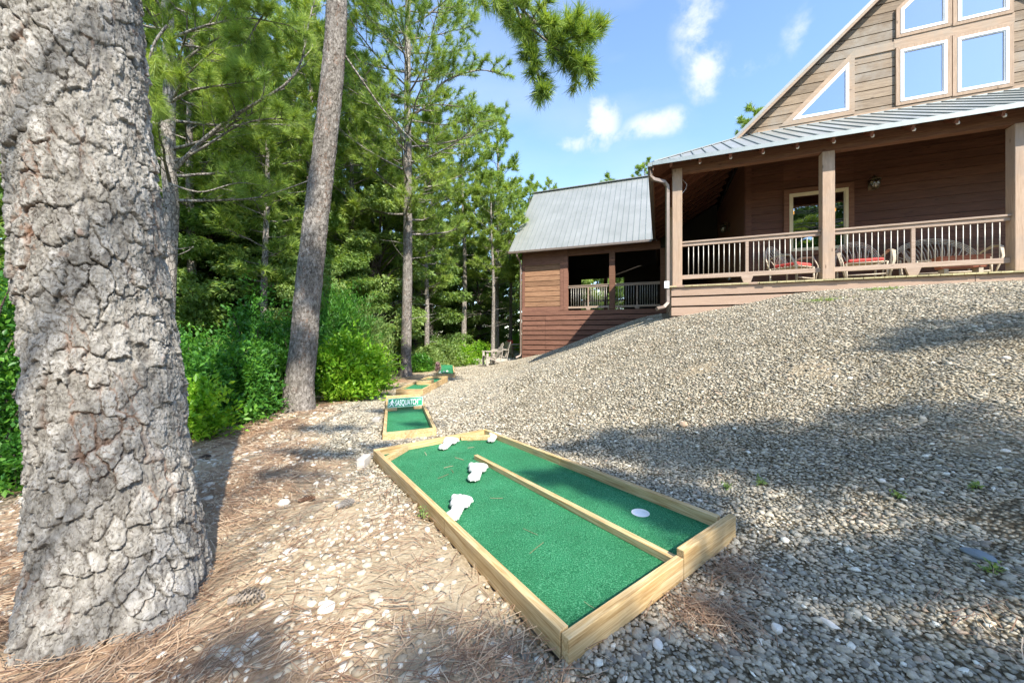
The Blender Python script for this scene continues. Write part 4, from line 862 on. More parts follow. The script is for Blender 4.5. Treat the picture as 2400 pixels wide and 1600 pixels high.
# ------------------------------------------------------------------ porch furniture
def Hh(t, s, z=0): q = HO+E1*t+E2*s; return Vector((q[0], q[1], z))
def arc(c, rx, rz, a0, a1, n, y=0, lean=0): return [(c[0]+rx*math.cos(a), y+lean*rz*math.sin(a)*1., c[1]+rz*math.sin(a)) for a in [a0+(a1-a0)*i/n for i in range(n+1)]]
def willow(t, s, wd, rot, label, cush, seat_w=.5):
    o = thing('willow_chair', Hh(t, s, DZ+.002), label, 'chair', 'bent willow chairs on the porch', rz=-TH+rot); o['_o'] = [0, 0, 0]
    k = wd/.75
    back = MB()
    for i in range(4): back.tube(arc((0, .42), .36*k-i*.025, .52-i*.03, 0, math.pi, 22, .24+i*.012, .35), .011, 6)
    back.build('backrest_hoop', MT['willow'], o, True)
    sp = MB(); ns = int(9*k)
    for i in range(ns):
        f = (i+.5)/ns*2-1; x0, x1 = f*.18*k, f*.29*k; h = .46*math.sqrt(max(.05, 1-f*f)); sp.tube([(x0, .22, .40), ((x0+x1)/2, .25, .42+h*.5), (x1, .24+.35*h, .42+h)], .009, 5)
    sp.build('backrest_slats', MT['willow'], o, True)
    st = MB(); n = int(9)
    for i in range(n): y = -.28+i*.062; st.tube([(-.27*k, y, .385), (.27*k, y, .385)], .012, 5)
    st.build('seat', MT['willow'], o, True)
    for sg in (-1, 1):
        am = MB()
        for i in range(3): am.tube([(sg*(.28*k), -.30, .02+.0*i), (sg*(.33*k+i*.018), -.33+.01*i, .40), (sg*(.35*k+i*.018), -.22, .62-i*.01), (sg*(.36*k+i*.015), .0, .66-i*.015), (sg*(.35*k+i*.01), .22, .58), (sg*(.30*k), .30, .40)], .011, 6)
        am.build('armrest', MT['willow'], o, True)
        for y in (-.28, .26): MB().tube([(sg*.27*k, y, 0), (sg*.27*k, y, .39)], .019, 7).build('leg', MT['willow'], o, True)
    MB().tube([(-.27*k, -.28, .14), (.27*k, -.28, .14)], .014, 6).build('stretcher', MT['willow'], o, True)
    if cush:
        c = MB(); c.box(-.24*k, .24*k, -.27, .22, .40, .47); c = c.build('seat_cushion', MT['red'], o, bevel=.03)
    return o
willow(2.30, .98, .78, .75, 'bent willow chair with a red cushion turned sideways under the porch window', True); willow(3.50, 1.0, .86, -.08, 'bent willow chair with a red cushion facing out right of the middle post', True)
willow(4.87, 1.25, 1.45, 0, 'wide bent willow loveseat at the right end of the porch', False)
q = Hh(4.75, .62); o = thing('planter_box', Hh(4.78, .62, DZ+.002), 'long terracotta planter box standing in front of the willow loveseat', 'planter', rz=-TH); o['_o'] = [0, 0, 0]
MB().hexa([(-.30, -.09, .16), (.30, -.09, .16), (.30, .09, .16), (-.30, .09, .16), (-.34, -.115, .36), (.34, -.115, .36), (.34, .115, .36), (-.34, .115, .36)]).build('planter_trough', MT['terracotta'], o, bevel=.008)
MB().box(-.35, .35, -.125, .125, .361, .385).build('planter_rim', MT['terracotta'], o, bevel=.006); MB().box(-.26, -.2, -.08, .08, 0, .158).build('planter_foot', MT['willow'], o); MB().box(.2, .26, -.08, .08, 0, .158).build('planter_foot', MT['willow'], o)
q = Hh(4.05, 1.15, DZ+.002); o = thing('side_table', q, 'small round rustic table between the two seats behind the railing', 'table', rz=-TH); o['_o'] = [0, 0, 0]
MB().lathe((0, 0, .46), [(.001, 0), (.24, 0), (.25, .015), (.24, .03), (.001, .031)], 18).build('tabletop', MT['willow'], o)
for k in range(3): a = k*2.1; MB().tube([(.18*math.cos(a), .18*math.sin(a), 0), (.13*math.cos(a), .13*math.sin(a), .46)], .018, 6).build('leg', MT['willow'], o)
def hbox(name, mat, t, s, dx, dy, dz, label, cat, zb=DZ+.003):
    mb = MB(); P = [Hh(t+a, s+b, zb) for a, b in ((-dx, -dy), (dx, -dy), (dx, dy), (-dx, dy))]; n = 10
    V = []; Fs = []
    for j in range(n+1):
        for i in range(n+1):
            p = Hh(t-dx+2*dx*i/n, s-dy+2*dy*j/n); V.append((p.x, p.y, zb+.004+dz*max(0, fbm(i*.6, j*.6, 3)-.2)))
    for j in range(n):
        for i in range(n): a = j*(n+1)+i; Fs.append((a, a+1, a+n+2, a+n+1))
    mb.add(V, Fs); o = mb.build(name, mat, None, True); m = o.modifiers.new('s', 'SOLIDIFY'); m.thickness = .004; return tag(o, label, cat)
hbox('folded_cloth', MT['blue'], .72, .42, .17, .12, .04, 'crumpled blue cloth lying on the deck behind the railing', 'cloth')

# yard chairs by the wing
def adirondack(p, rz, label):
    o = thing('adirondack_chair', p, label, 'chair', 'pale slatted garden chairs at the end of the path', rz=rz); o['_o'] = [0, 0, 0]; m = MT['plastic']
    b = MB()
    for i in range(5):
        f = (i-2); h = .62-.05*f*f; b.prism([(f*.092-.042, .12, .30), (f*.092+.042, .12, .30), (f*.115+.045, .12+h*.42, .30+h), (f*.115-.045, .12+h*.42, .30+h)][::-1], (0, .02, 0))
    b.build('backrest', m, o); s = MB()
    for i in range(5): y = -.40+i*.105; s.box(-.25, .25, y, y+.09, .37-i*.028, .39-i*.028)
    s.build('seat', m, o)
    for sg in (-1, 1):
        MB().prism([(sg*.30-.055, -.45, .56), (sg*.30+.065, -.45, .56), (sg*.30+.05, .28, .56), (sg*.30-.03, .28, .56)], (0, 0, .022)).build('armrest', m, o, bevel=.006)
        x0, x1 = sorted((sg*.26, sg*.29)); MB().box(x0, x1, -.42, -.33, 0, .558).build('leg', m, o)
        r = MB(); r.prism([(x0, .42, 0), (x0, .50, 0), (x0, -.36, .36), (x0, -.40, .30), (x0, .0, .20)], (.03, 0, 0)); r.build('leg', m, o); MB().beam(((x0+x1)/2, .20, .22), ((x0+x1)/2, .27, .558), .03, .05, (1, 0, 0)).build('arm_support', m, o)
    return o
def place(px, py, Y=None): 
    g = G(px, py) if Y is None else at(px, py, Y); g.z = float(gz(np.array([g.x]), np.array([g.y]))[0]); return g
c = place(1158, 852, 15.3); adirondack(c, -1.2, 'tan slatted garden chair nearest the gravel slope, its arm toward the path')
c = place(1176, 850, 16.0); adirondack(c, -1.45, 'tan slatted garden chair just behind the nearest garden chair')
c = place(1200, 828, 19.0); ch = adirondack(c, 2.4, 'tan garden chair with a red cushion by the wing corner'); mb = MB(); mb.box(-.2, .2, .14, .2, .62, .95); mb.build('head_cushion', MT['red'], ch, bevel=.03)
c = place(1215, 830, 18.0); o = thing('patio_table', c, 'narrow dark legged table against the wing corner', 'table'); o['_o'] = [0, 0, 0]; MB().box(-.35, .35, -.35, .35, .66, .70).build('tabletop', MT['plastic'], o, bevel=.005)
for x in (-.3, .3):
    for y in (-.3, .3): MB().box(x-.03, x+.03, y-.03, y+.03, 0, .658).build('leg', MT['iron'], o)

# ------------------------------------------------------------------ trees
def bark_field(u, v, R, seed, cw=.055, ch=.10, fine=True):
    """plates of bark on a trunk: u = angle*R, v = height. returns height, crack, plate tone, rust"""
    per = 2*math.pi*R; nu = max(6, round(per/cw)); cw = per/nu
    wu = u+(fbm(u*9, v*6, seed)-.5)*.06+(fbm(u*42, v*34, seed+1)-.5)*.024; wv = v+(fbm(u*7, v*6, seed+2)-.5)*.10+(fbm(u*42, v*30, seed+3)-.5)*.034
    gu, gv = wu/cw, wv/ch; iu, iv = np.floor(gu).astype(int), np.floor(gv).astype(int)
    rs = np.random.RandomState(seed); T = rs.rand(64, 512, 4)
    d1 = np.full(u.shape, 9.); d2 = d1.copy(); id1 = np.zeros(u.shape); tl = np.zeros(u.shape); lo = np.zeros(u.shape)
    for a in (-1, 0, 1):
        for b in (-1, 0, 1):
            cu, cv = iu+a, iv+b; r = T[cu % nu % 64, cv % 512]; px, py = cu+r[..., 0]*.9, cv+r[..., 1]*.95
            dx, dy = gu-px, gv-py; d = np.maximum(np.abs(dx), np.abs(dy))*.85+np.hypot(dx, dy)*.15
            c = d < d1; d2 = np.where(c, d1, np.minimum(d2, d)); id1 = np.where(c, r[..., 2], id1); tl = np.where(c, r[..., 3], tl); lo = np.where(c, dy, lo); d1 = np.where(c, d, d1)
    e = d2-d1; edge = np.clip(e/.10, 0, 1); edge = edge*edge*(3-2*edge)
    deep = np.clip((fbm(u*9, v*6, seed+5)-.26)*3.6, .3, 1)
    h = edge*(.007+.013*id1)*deep+(-lo)*.012*(.25+tl)*edge+(fbm(u*70, v*34, seed+6)-.5)*.011+(fbm(u*14, v*5, seed+7)-.5)*.009
    # flaking layers inside a plate
    lay = fbm(u*24, v*13, seed+8)*8; h += (lay-np.floor(lay))*-.0045*edge
    if fine:
        h2, c2, p2, r2 = bark_field(u+.31, v+.17, R, seed+50, cw*.55, ch*.40, False); h = h*.85+h2*.26*edge; id1 = id1*.6+p2*.4
        e = np.minimum(e, .07-c2*.035+.2*(c2 < .3))
    crack = np.clip(1-e/.06, 0, 1)*deep
    rust = np.clip((fbm(u*11, v*4.5, seed+9)-.55)*9, 0, 1)*np.clip(1-e/.10, 0, 1)*.65+np.clip((fbm(u*20+5, v*12, seed+10)-.72)*9, 0, 1)*.4
    return h, crack, id1, np.clip(rust, 0, 1)
def trunk_mesh(name, path, radii, na, nh, seed, amp, parent, mat, cw=.055, ch=.10, flare=None, z0=None, z1=None):
    """path (k,3), radii(k): heights are path z"""
    path = np.array(path, float); zz = np.linspace(path[0, 2] if z0 is None else z0, path[-1, 2] if z1 is None else z1, nh)
    cx = np.interp(zz, path[:, 2], path[:, 0]); cy = np.interp(zz, path[:, 2], path[:, 1]); rr = np.interp(zz, path[:, 2], radii)
    k = max(1, nh//40)
    if k > 1:
        ker = np.ones(2*k+1)/(2*k+1); pad = lambda a: np.convolve(np.concatenate([a[0]-(a[1]-a[0])*np.arange(k, 0, -1), a, a[-1]+(a[-1]-a[-2])*np.arange(1, k+1)]), ker, 'valid'); cx, cy, rr = pad(cx), pad(cy), pad(rr)
    A = math.pi*.62+np.linspace(0, 2*math.pi, na, endpoint=False); AA, ZZ = np.meshgrid(A, zz); R0 = float(np.mean(rr))
    h, cr, pl, ru = bark_field(AA*R0, ZZ, R0, seed, cw, ch)
    # close the seam of the noise by blending the last columns towards the first
    m = na//24; w = np.linspace(0, 1, m)
    for a in (h, cr, pl, ru): a[:, -m:] = a[:, -m:]*(1-w)+a[:, :1]*w
    RR = rr[:, None]+h*amp
    if flare is not None: RR = RR+flare(AA, ZZ)
    V = np.stack([cx[:, None]+RR*np.cos(AA), cy[:, None]+RR*np.sin(AA), ZZ], -1).reshape(-1, 3)-np.array(parent['_o'])
    i = np.arange((nh-1)*na); r, c = i//na, i % na; c2 = (c+1) % na; Fc = np.stack([r*na+c, r*na+c2, (r+1)*na+c2, (r+1)*na+c], 1)
    return npmesh(name, V, Fc, mat, parent, True, dict(crack=cr.ravel(), plate=pl.ravel(), rust=ru.ravel()))
class Foliage:
    """needle tufts collected as arrays, made into one mesh"""
    def __init__(s): s.p = []; s.d = []
    def tuft(s, p, d): s.p.append(tuple(p)); s.d.append(tuple(d))
    def build(s, name, mat, parent, L=.16, w=.004, n=26, seed=0, spread=1.0):
        rs = np.random.RandomState(seed); P = np.array(s.p); D = np.array(s.d); D /= np.linalg.norm(D, axis=1)[:, None]+1e-9; m = len(P)
        spread = .72; r = rs.normal(0, 1, (m, n, 3)); r /= np.linalg.norm(r, axis=2)[..., None]; dd = D[:, None, :]*rs.uniform(.35, 1.5, (m, n, 1))+r*spread; dd /= np.linalg.norm(dd, axis=2)[..., None]
        base = P[:, None, :]-D[:, None, :]*rs.uniform(0, .55, (m, n, 1))*L; tip = base+dd*L*rs.uniform(.7, 1.15, (m, n, 1)); tip[..., 2] -= L*.06
        q = np.cross(dd, rs.normal(0, 1, (m, n, 3))); q /= np.linalg.norm(q, axis=2)[..., None]+1e-9
        V = np.stack([base-q*w/2, base+q*w/2, tip], 2).reshape(-1, 3)-np.array(parent['_o']); return npmesh(name, V, np.arange(len(V)).reshape(-1, 3), mat, parent)
def smooth_path(a, d, L, n, rise, rs, wob=.25):
    p = Vector(a); d = Vector(d).normalized(); out = [p.copy()]
    for i in range(n):
        d = (d+Vector((rs.uniform(-wob, wob), rs.uniform(-wob, wob), rise/n+rs.uniform(-wob, wob)*.6))).normalized(); p = p+d*L/n; out.append(p.copy())
    return out
def dress(limb, r0, fo, mb, rs, nsub=5, sub=.45, tufts=5, start=.35, droop=0., tstep=.12):
    """sub-branches with tufts along the outer part of a limb"""
    n = len(limb); Lt = (limb[-1]-limb[0]).length
    for k in range(nsub):
        f = start+(1-start)*(k+rs.uniform(.1, .9))/nsub; i = min(n-2, int(f*(n-1))); fr = f*(n-1)-i; p = limb[i].lerp(limb[i+1], fr); d = (limb[i+1]-limb[i]).normalized()
        side = d.cross(Vector((0, 0, 1))).normalized()*rs.choice((-1, 1)); dv = (d*rs.uniform(.5, 1)+side*rs.uniform(.5, 1.1)+Vector((0, 0, rs.uniform(-.25, .5)-droop))).normalized()
        L = Lt*sub*(1.15-f*.6)*rs.uniform(.7, 1.2); sp = smooth_path(p, dv, L, 4, .25-droop, rs, .22); mb.tube(sp, [max(.004, r0*.35*(1-j/5)) for j in range(5)], 4, False)
        for j in range(tufts):
            g = 1-j/tufts*.8; ii = min(3, int(g*4-.001)); q = sp[ii].lerp(sp[ii+1], g*4-ii); dt = (sp[ii+1]-sp[ii]).normalized()
            if j: 
                dt = (dt+Vector((rs.uniform(-1, 1), rs.uniform(-1, 1), rs.uniform(-.2, 1)))).normalized(); q = q+dt*rs.uniform(.03, tstep*1.5)
            fo.tuft(q, dt)
    for j in range(3):
        q = limb[-1]-(limb[-1]-limb[-2]).normalized()*j*tstep; fo.tuft(q, (limb[-1]-limb[-2]).normalized())
class PyR(random.Random): pass
def make_pine(base, H, r0, crown, spread, nl, seed, label, group=None, lod='mid', lean=(0, 0), mat='needle', trunkpath=None, radii=None, dead=6, bark='bark', fancy=False, limbs=None, cat='pine tree', dens=1.0, crown_top=1.0, hidden_top=None):
    rs = PyR(seed); o = thing('pine_tree', base, label, cat, group)
    if trunkpath is None:
        trunkpath = [(base[0]+lean[0]*f+.12*math.sin(f*7+seed)*f, base[1]+lean[1]*f+.12*math.cos(f*6+seed)*f, base[2]-.3+f*(H+.3)) for f in [i/10 for i in range(11)]]; radii = [r0*(1.25 if i == 0 else 1-.82*i/10) for i in range(11)]
    P = np.array(trunkpath, float)
    def tp(z): return Vector((float(np.interp(z, P[:, 2], P[:, 0])), float(np.interp(z, P[:, 2], P[:, 1])), z))
    def tr(z): return float(np.interp(z, P[:, 2], radii))
    mb = MB(); fo = Foliage()
    L, w, n = {'near': (.20, .0065, 46), 'mid': (.21, .012, 34), 'far': (.28, .026, 22)}[lod]
    z0 = base[2]+crown; z1 = base[2]+H
    for k in range(nl):
        f = (k+rs.random())/nl; z = z0+(z1-z0)*f*.97; a = k*2.4+rs.uniform(-.5, .5); prof = (math.sin(math.pi*min(1, .18+f*.55))**.8)*(1-.72*max(0, f-.35)/.65); Ll = spread*prof*rs.uniform(.65, 1.15)
        el = -.05+.75*f+rs.uniform(-.12, .15); p = tp(z); lm = smooth_path(p, (math.cos(a), math.sin(a), el), Ll, 6, .35, rs, .16); rr = max(.012, tr(z)*.32)
        mb.tube(lm, [rr*(1-j/7.5) for j in range(7)], 5, False); dress(lm, rr, fo, mb, rs, nsub=max(4, int(Ll*4.6*dens)), tufts=7 if lod != 'far' else 5, sub=.44, start=.22)
    for k in range(dead):
        z = base[2]+crown*rs.uniform(.35, 1); a = rs.uniform(0, 6.28); lm = smooth_path(tp(z), (math.cos(a), math.sin(a), rs.uniform(-.1, .3)), rs.uniform(.4, 1.4), 4, .1, rs, .3); mb.tube(lm, [.018, .013, .01, .007, .003], 5, False)
    for spec in (limbs or []):
        pts, ra, kw = spec; pts = [Vector(p) for p in pts]
        # resample the limb
        d = [0]
        for i in range(1, len(pts)): d.append(d[-1]+(pts[i]-pts[i-1]).length)
        m = 14; q = [Vector([float(np.interp(d[-1]*j/m, d, [p[c] for p in pts])) for c in range(3)]) for j in range(m+1)]
        for _ in range(2): q = [q[0]]+[(q[i-1]+q[i]*2+q[i+1])/4 for i in range(1, m)]+[q[-1]]
        mb.tube(q, [ra*(1-.75*j/m) for j in range(m+1)], 6, False)
        if kw.get('tufts', 1): dress(q, ra*kw.get('k', 1), fo, mb, rs, nsub=kw.get('nsub', 8), sub=kw.get('sub', .3), tufts=kw.get('tufts', 6), start=kw.get('start', .4), droop=kw.get('droop', 0))
    if fancy: trunk_mesh('trunk', trunkpath, radii, fancy[0], fancy[1], seed, fancy[2], o, MT['bark_tall'], z1=fancy[3], cw=fancy[4], ch=fancy[5]); 
    zs = [p[2] for p in trunkpath]; b_ = MB(); src = [(p, r) for p, r in zip(trunkpath, radii) if not fancy or p[2] >= fancy[3]-.01]
    if fancy: src = [(tuple(tp(fancy[3]-.02)), tr(fancy[3])*.99)]+src
    if len(src) > 1: b_.tube([p for p, r in src], [r for p, r in src], 14, False)
    if fancy: b_.build('upper_trunk', MT[bark], o, True)
    else: b_.build('trunk', MT[bark], o, True)
    mb.build('branches', MT[bark], o, True)
    if fo.p: fo.build('crown', MT[mat], o, L, w, n, seed)
    return o
def place_copy(src, loc, rz, sc, label, group):
    c = copy_tree(src); c.location = loc; c.rotation_euler = (0, 0, rz); c.scale = (sc, sc, sc); c['label'] = label
    if group: c['group'] = group
    return c

# the big trunk in the foreground
b0 = (TREE1[0], TREE1[1], 0.0)
P1 = [(-1.62, 1.55, -.35), (-1.62, 1.55, 0), (-1.635, 1.56, .25), (-1.685, 1.57, .7), (-1.745, 1.58, 1.15), (-1.80, 1.55, 2.0), (-1.87, 1.53, 3.0), (-2.0, 1.5, 7), (-2.1, 1.5, 12), (-2.2, 1.4, 20)]
R1 = [.31, .268, .246, .226, .214, .204, .195, .165, .13, .03]
def flare1(A, Zq):
    f = np.clip(1-(Zq+.05)/.38, 0, 1)**2; return f*(.035*np.cos(A*3+.6)+.03*np.cos(A*5+2)+.02)
o1 = thing('pine_tree', b0, 'massive scaly barked pine trunk filling the left foreground', 'pine tree')
trunk_mesh('trunk', P1, R1, 480, 860, 3, 1.3, o1, MT['bark_big'], flare=flare1, z1=3.05, cw=.050, ch=.115)
MB().tube([P1[6]]+P1[7:], [.192, .165, .13, .03], 16, False).build('upper_trunk', MT['bark'], o1, True)
rs = PyR(77); mb = MB(); fo = Foliage()
for k in range(22):
    z = rs.uniform(9, 19.5); a = rs.uniform(0, 6.28); p = Vector((float(np.interp(z, [q[2] for q in P1], [q[0] for q in P1])), 1.5, z)); Ll = rs.uniform(1.2, 3)*(1-.5*(z-9)/11); lm = smooth_path(p, (math.cos(a), math.sin(a), .3), Ll, 6, .3, rs, .2); mb.tube(lm, [.04*(1-j/8) for j in range(7)], 5, False); dress(lm, .04, fo, mb, rs, nsub=7, tufts=6)
mb.build('branches', MT['bark'], o1, True); fo.build('crown', MT['needle'], o1, .2, .009, 20, 5)

# leaning pine: the trunk follows the curve seen above the shrubs
def px_path(pts, Y): return [tuple(at(px, py, Y)) for px, py in pts]
zb2 = Z(-3.5, 6.1)
tp2 = [(-3.56, 6.12, zb2-.3), (-3.52, 6.12, zb2)]+px_path([(700, 900), (712, 820), (719, 714), (731, 600), (741, 510), (755, 400), (766, 306), (778, 190), (786, 102), (790, 0)], 6.12)+[(-2.75, 6.1, 8.5), (-2.3, 6.1, 12), (-2.1, 6.0, 15), (-2.0, 6, 19)]
rd2 = [.30, .25, .215, .20, .195, .188, .182, .176, .17, .165, .16, .155, .14, .10, .07, .02]
l2 = [  # limb over the path, hanging into the top of the picture
 ([(-2.7, 6.1, 8.9), (-1.6, 6.0, 8.5), (-.5, 5.9, 7.2), (.05, 5.9, 6.4), (.45, 5.9, 5.95), (1.05, 5.9, 5.6)], .055, dict(nsub=30, sub=.20, tufts=9, start=.48, droop=.25)),
 ([(.0, 5.9, 6.5), (.25, 5.85, 5.8), (.42, 5.8, 5.1), (.50, 5.8, 4.85)], .03, dict(nsub=14, sub=.20, tufts=6, start=.15, droop=.45)),
 ([(.3, 5.9, 6.1), (.9, 6.0, 6.1), (1.35, 6.0, 5.95)], .03, dict(nsub=12, sub=.28, tufts=8, start=.2, droop=.2)),
 ([(-.9, 5.95, 7.8), (-.5, 5.7, 7.0), (-.35, 5.6, 6.3)], .02, dict(nsub=7, sub=.3, tufts=6, start=.3, droop=.2)),
 ([(.3, 5.9, 6.0), (.8, 5.8, 5.5), (1.2, 5.8, 5.3)], .022, dict(nsub=11, sub=.3, tufts=8, start=.25, droop=.35)),
 ([(-2.75, 6.1, 5.7), (-2.3, 6.6, 5.1), (-1.7, 7.0, 4.6)], .02, dict(tufts=0)), ([(-2.78, 6.1, 6.4), (-3.05, 6.0, 6.46)], .03, dict(tufts=0))]
make_pine((-3.52, 6.12, zb2), 19.3, .25, 10.5, 2.6, 24, 12, 'leaning curved pine trunk rising from the shrubs beside the path', lod='mid', trunkpath=tp2, radii=rd2, dead=2, bark='bark', limbs=l2, fancy=(190, 620, .62, 6.5, .045, .085))
# straight pine beyond it
zb3 = Z(-3.45, 12.1)
make_pine((-3.47, 12.1, zb3), 19.5, .19, 4.6, 3.3, 84, 21, 'straight slim pine standing alone between the two nearest putting holes and the wood', lod='mid', dead=8, fancy=(90, 420, .45, 7.5, .05, .09), trunkpath=[(-3.47, 12.1, zb3-.3), (-3.47, 12.1, zb3), (-3.47, 12.1, zb3+.5), (-3.42, 12.1, 3), (-3.40, 12.1, 6), (-3.42, 12.1, 9), (-3.40, 12.1, 13), (-3.3, 12.1, 17), (-3.3, 12.1, 19.3)], radii=[.27, .21, .165, .148, .125, .105, .08, .045, .01],
 limbs=[(px_path([(950, 330), (925, 290), (870, 240), (820, 190), (790, 150)], 12.0), .05, dict(nsub=8, sub=.3)), (px_path([(960, 270), (1010, 250), (1018, 205), (1060, 180), (1130, 160), (1180, 175)], 11.6), .045, dict(nsub=14, sub=.30, tufts=7, start=.35)), (px_path([(960, 250), (1030, 245), (1080, 250), (1140, 270)], 11.4), .03, dict(nsub=7, sub=.28)), (px_path([(955, 140), (985, 60), (1010, 0)], 12.4), .035, dict(nsub=6, sub=.3))])
# pine at the left, seen beside the big trunk
b4 = at(398, 800, 7.4); zb4 = Z(b4.x, 7.4)
make_pine((b4.x, 7.4, zb4), 15, .13, 4.2, 2.9, 52, 33, 'pale barked pine with long sweeping limbs just right of the massive trunk', lod='near', dead=3, trunkpath=[(b4.x-.15, 7.4, zb4-.3), (b4.x-.1, 7.4, 1.2)]+px_path([(402, 480), (396, 400), (394, 300), (398, 200), (396, 100), (392, 0)], 7.4)+[(b4.x, 7.4, 11), (b4.x+.1, 7.4, 15)], radii=[.16, .15, .125, .118, .112, .10, .095, .09, .06, .01], bark='bark',
 limbs=[(px_path([(408, 400), (470, 330), (540, 275), (640, 220), (702, 182), (718, 100), (722, 30), (745, -20)], 7.0), .04, dict(nsub=9, sub=.16, tufts=5, start=.25)), (px_path([(410, 380), (480, 345), (560, 290), (640, 275), (700, 285)], 7.0), .028, dict(nsub=9, sub=.2)), (px_path([(405, 165), (460, 120), (520, 85), (560, 60)], 7.2), .03, dict(nsub=9, sub=.3)), (px_path([(395, 430), (470, 455), (560, 425), (640, 440)], 6.8), .02, dict(nsub=5, sub=.2, tufts=3)),
  (px_path([(392, 60), (360, 100), (345, 160), (350, 240)], 5.8), .02, dict(nsub=12, sub=.34, tufts=8, start=.2, droop=.1)), (px_path([(400, 240), (450, 210), (520, 200), (600, 190)], 6.4), .025, dict(nsub=12, sub=.3, tufts=8, start=.2)), (px_path([(400, 90), (480, 60), (580, 40), (680, 60)], 6.5), .025, dict(nsub=14, sub=.3, tufts=8, start=.2)), (px_path([(640, 5), (600, 60), (560, 130)], 6.5), .02, dict(nsub=10, sub=.3, tufts=8, start=.2))])

# broadleaf foliage -----------------------------------------------------
def leaves(P, D, size, name, mat, parent, seed, narrow=.5, fold=.25):
    rs = np.random.RandomState(seed); m = len(P); D = D/(np.linalg.norm(D, axis=1)[:, None]+1e-9); q = np.cross(D, np.array([0, 0, 1.])+rs.normal(0, .55, (m, 3))); q /= np.linalg.norm(q, axis=1)[:, None]+1e-9; nn = np.cross(q, D)
    L = size*rs.uniform(.6, 1.25, (m, 1)); w = L*narrow*.5; a = P; b = P+D*L*.45+q*w+nn*w*fold; c = P+D*L-nn*L*.12; d = P+D*L*.45-q*w+nn*w*fold
    V = np.stack([a, b, c, d], 1).reshape(-1, 3)-np.array(parent['_o']); k = np.arange(m)[:, None]*4; Fc = np.concatenate([k+np.array([0, 1, 2]), k+np.array([0, 2, 3])]); return npmesh(name, V, Fc, mat, parent)
def make_shrub(base, rx, ry, h, n, size, mat, seed, label, group=None, stems=14, name='leafy_shrub', cat='shrub', narrow=.5, shoots=None, lowest=.05, up=.5):
    """arching stems from the base with leaves clustered along their outer lengths"""
    rs = np.random.RandomState(seed); o = thing(name, base, label, cat, group); mb = MB(); P, D = [], []
    ns = shoots or max(60, n//34); per = max(8, n//ns)
    for i in range(ns):
        a = rs.uniform(0, 6.28); rad = math.sqrt(rs.uniform(0, 1)); zt = lowest+rs.uniform(0, 1)**.8*(1-lowest); env = math.sqrt(max(0, 1-(max(0, zt-.35)/.66)**2))*(.8+.35*rs.rand())
        o_ = 1+(rs.rand() < .28)*rs.uniform(.15, .55); tip = np.array([rx*rad*env*math.cos(a)*o_, ry*rad*env*math.sin(a)*o_, h*zt*(1.0+.15*rs.randn()*.5)*(.5+.5*o_)]); st = np.array([tip[0]*.35, tip[1]*.35, max(.0, tip[2]-h*.42)])
        if i % max(1, ns//stems) == 0: mb.tube([Vector(base)+Vector(q) for q in ((0.1*st[0], .1*st[1], -.05), tuple(st), tuple((st+tip)/2+np.array([0, 0, .06*h])), tuple(tip))], [.012*h+.004, .008*h+.003, .005*h+.002, .002], 4, False)
        t = rs.uniform(.15, 1.02, per); c = st[None]*(1-t[:, None])+tip[None]*t[:, None]; c[:, 2] += .16*h*np.sin(t*math.pi)*.5; c += rs.normal(0, size*.55, (per, 3))
        d = (tip-st)[None]/np.linalg.norm(tip-st)+rs.normal(0, .8, (per, 3)); d[:, 2] += up*.1; P.append(c+np.array(base)); D.append(d)
    P = np.concatenate(P); D = np.concatenate(D); P[:, 2] = np.maximum(P[:, 2], zg(P[:, 0], P[:, 1])+.01)
    mb.build('stems', MT['bark_dark'], o, True); leaves(P, D, size, 'foliage', MT[mat], o, seed, narrow); return o
def make_broadleaf(base, H, r, spread, n, size, mat, seed, label, group=None, crown=.12, cat='tree'):
    rs = PyR(seed); nr = np.random.RandomState(seed); o = thing('broadleaf_tree', base, label, cat, group); B = Vector(base)
    mb = MB(); mb.tube([B+Vector((.15*math.sin(i*.9+seed), .15*math.cos(i*.8+seed), -.3+(H*.92+.3)*i/8))*1 for i in range(9)], [r*(1.2-i*.13) for i in range(9)], 9, False); mb.build('trunk', MT['bark_dark'], o, True)
    P, D = [], []; br = MB(); nc = 70; per = n//nc
    for i in range(nc):
        f = crown+(1-crown)*((i+rs.random())/nc); prof = math.sin(math.pi*min(1, .2+.75*f))**.6; a = rs.uniform(0, 6.28); R = spread*prof*rs.uniform(.35, 1.05); c = B+Vector((R*math.cos(a), R*math.sin(a), H*f)); s = B+Vector((0, 0, H*f*.82)); br.tube([s, (s+c)/2+Vector((0, 0, .15)), c], [.05*(1.1-f), .03*(1.1-f)+.004, .006], 5, False)
        sx = rs.uniform(.35, .7)*spread*.42; q = nr.normal(0, 1, (per, 3)); q /= np.linalg.norm(q, axis=1)[:, None]; q *= nr.uniform(.3, 1, (per, 1))**.5; q[:, 2] *= .42; P.append(np.array(c)+q*sx); d = q+nr.normal(0, .5, (per, 3)); d[:, 2] -= .25; D.append(d)
    br.build('branches', MT['bark_dark'], o, True); leaves(np.concatenate(P), np.concatenate(D), size, 'crown', MT[mat], o, seed, .55); return o
def gp(px, Y, dz=0): x = (px-CX)/F*Y; return (x, Y, Z(x, Y)+dz)
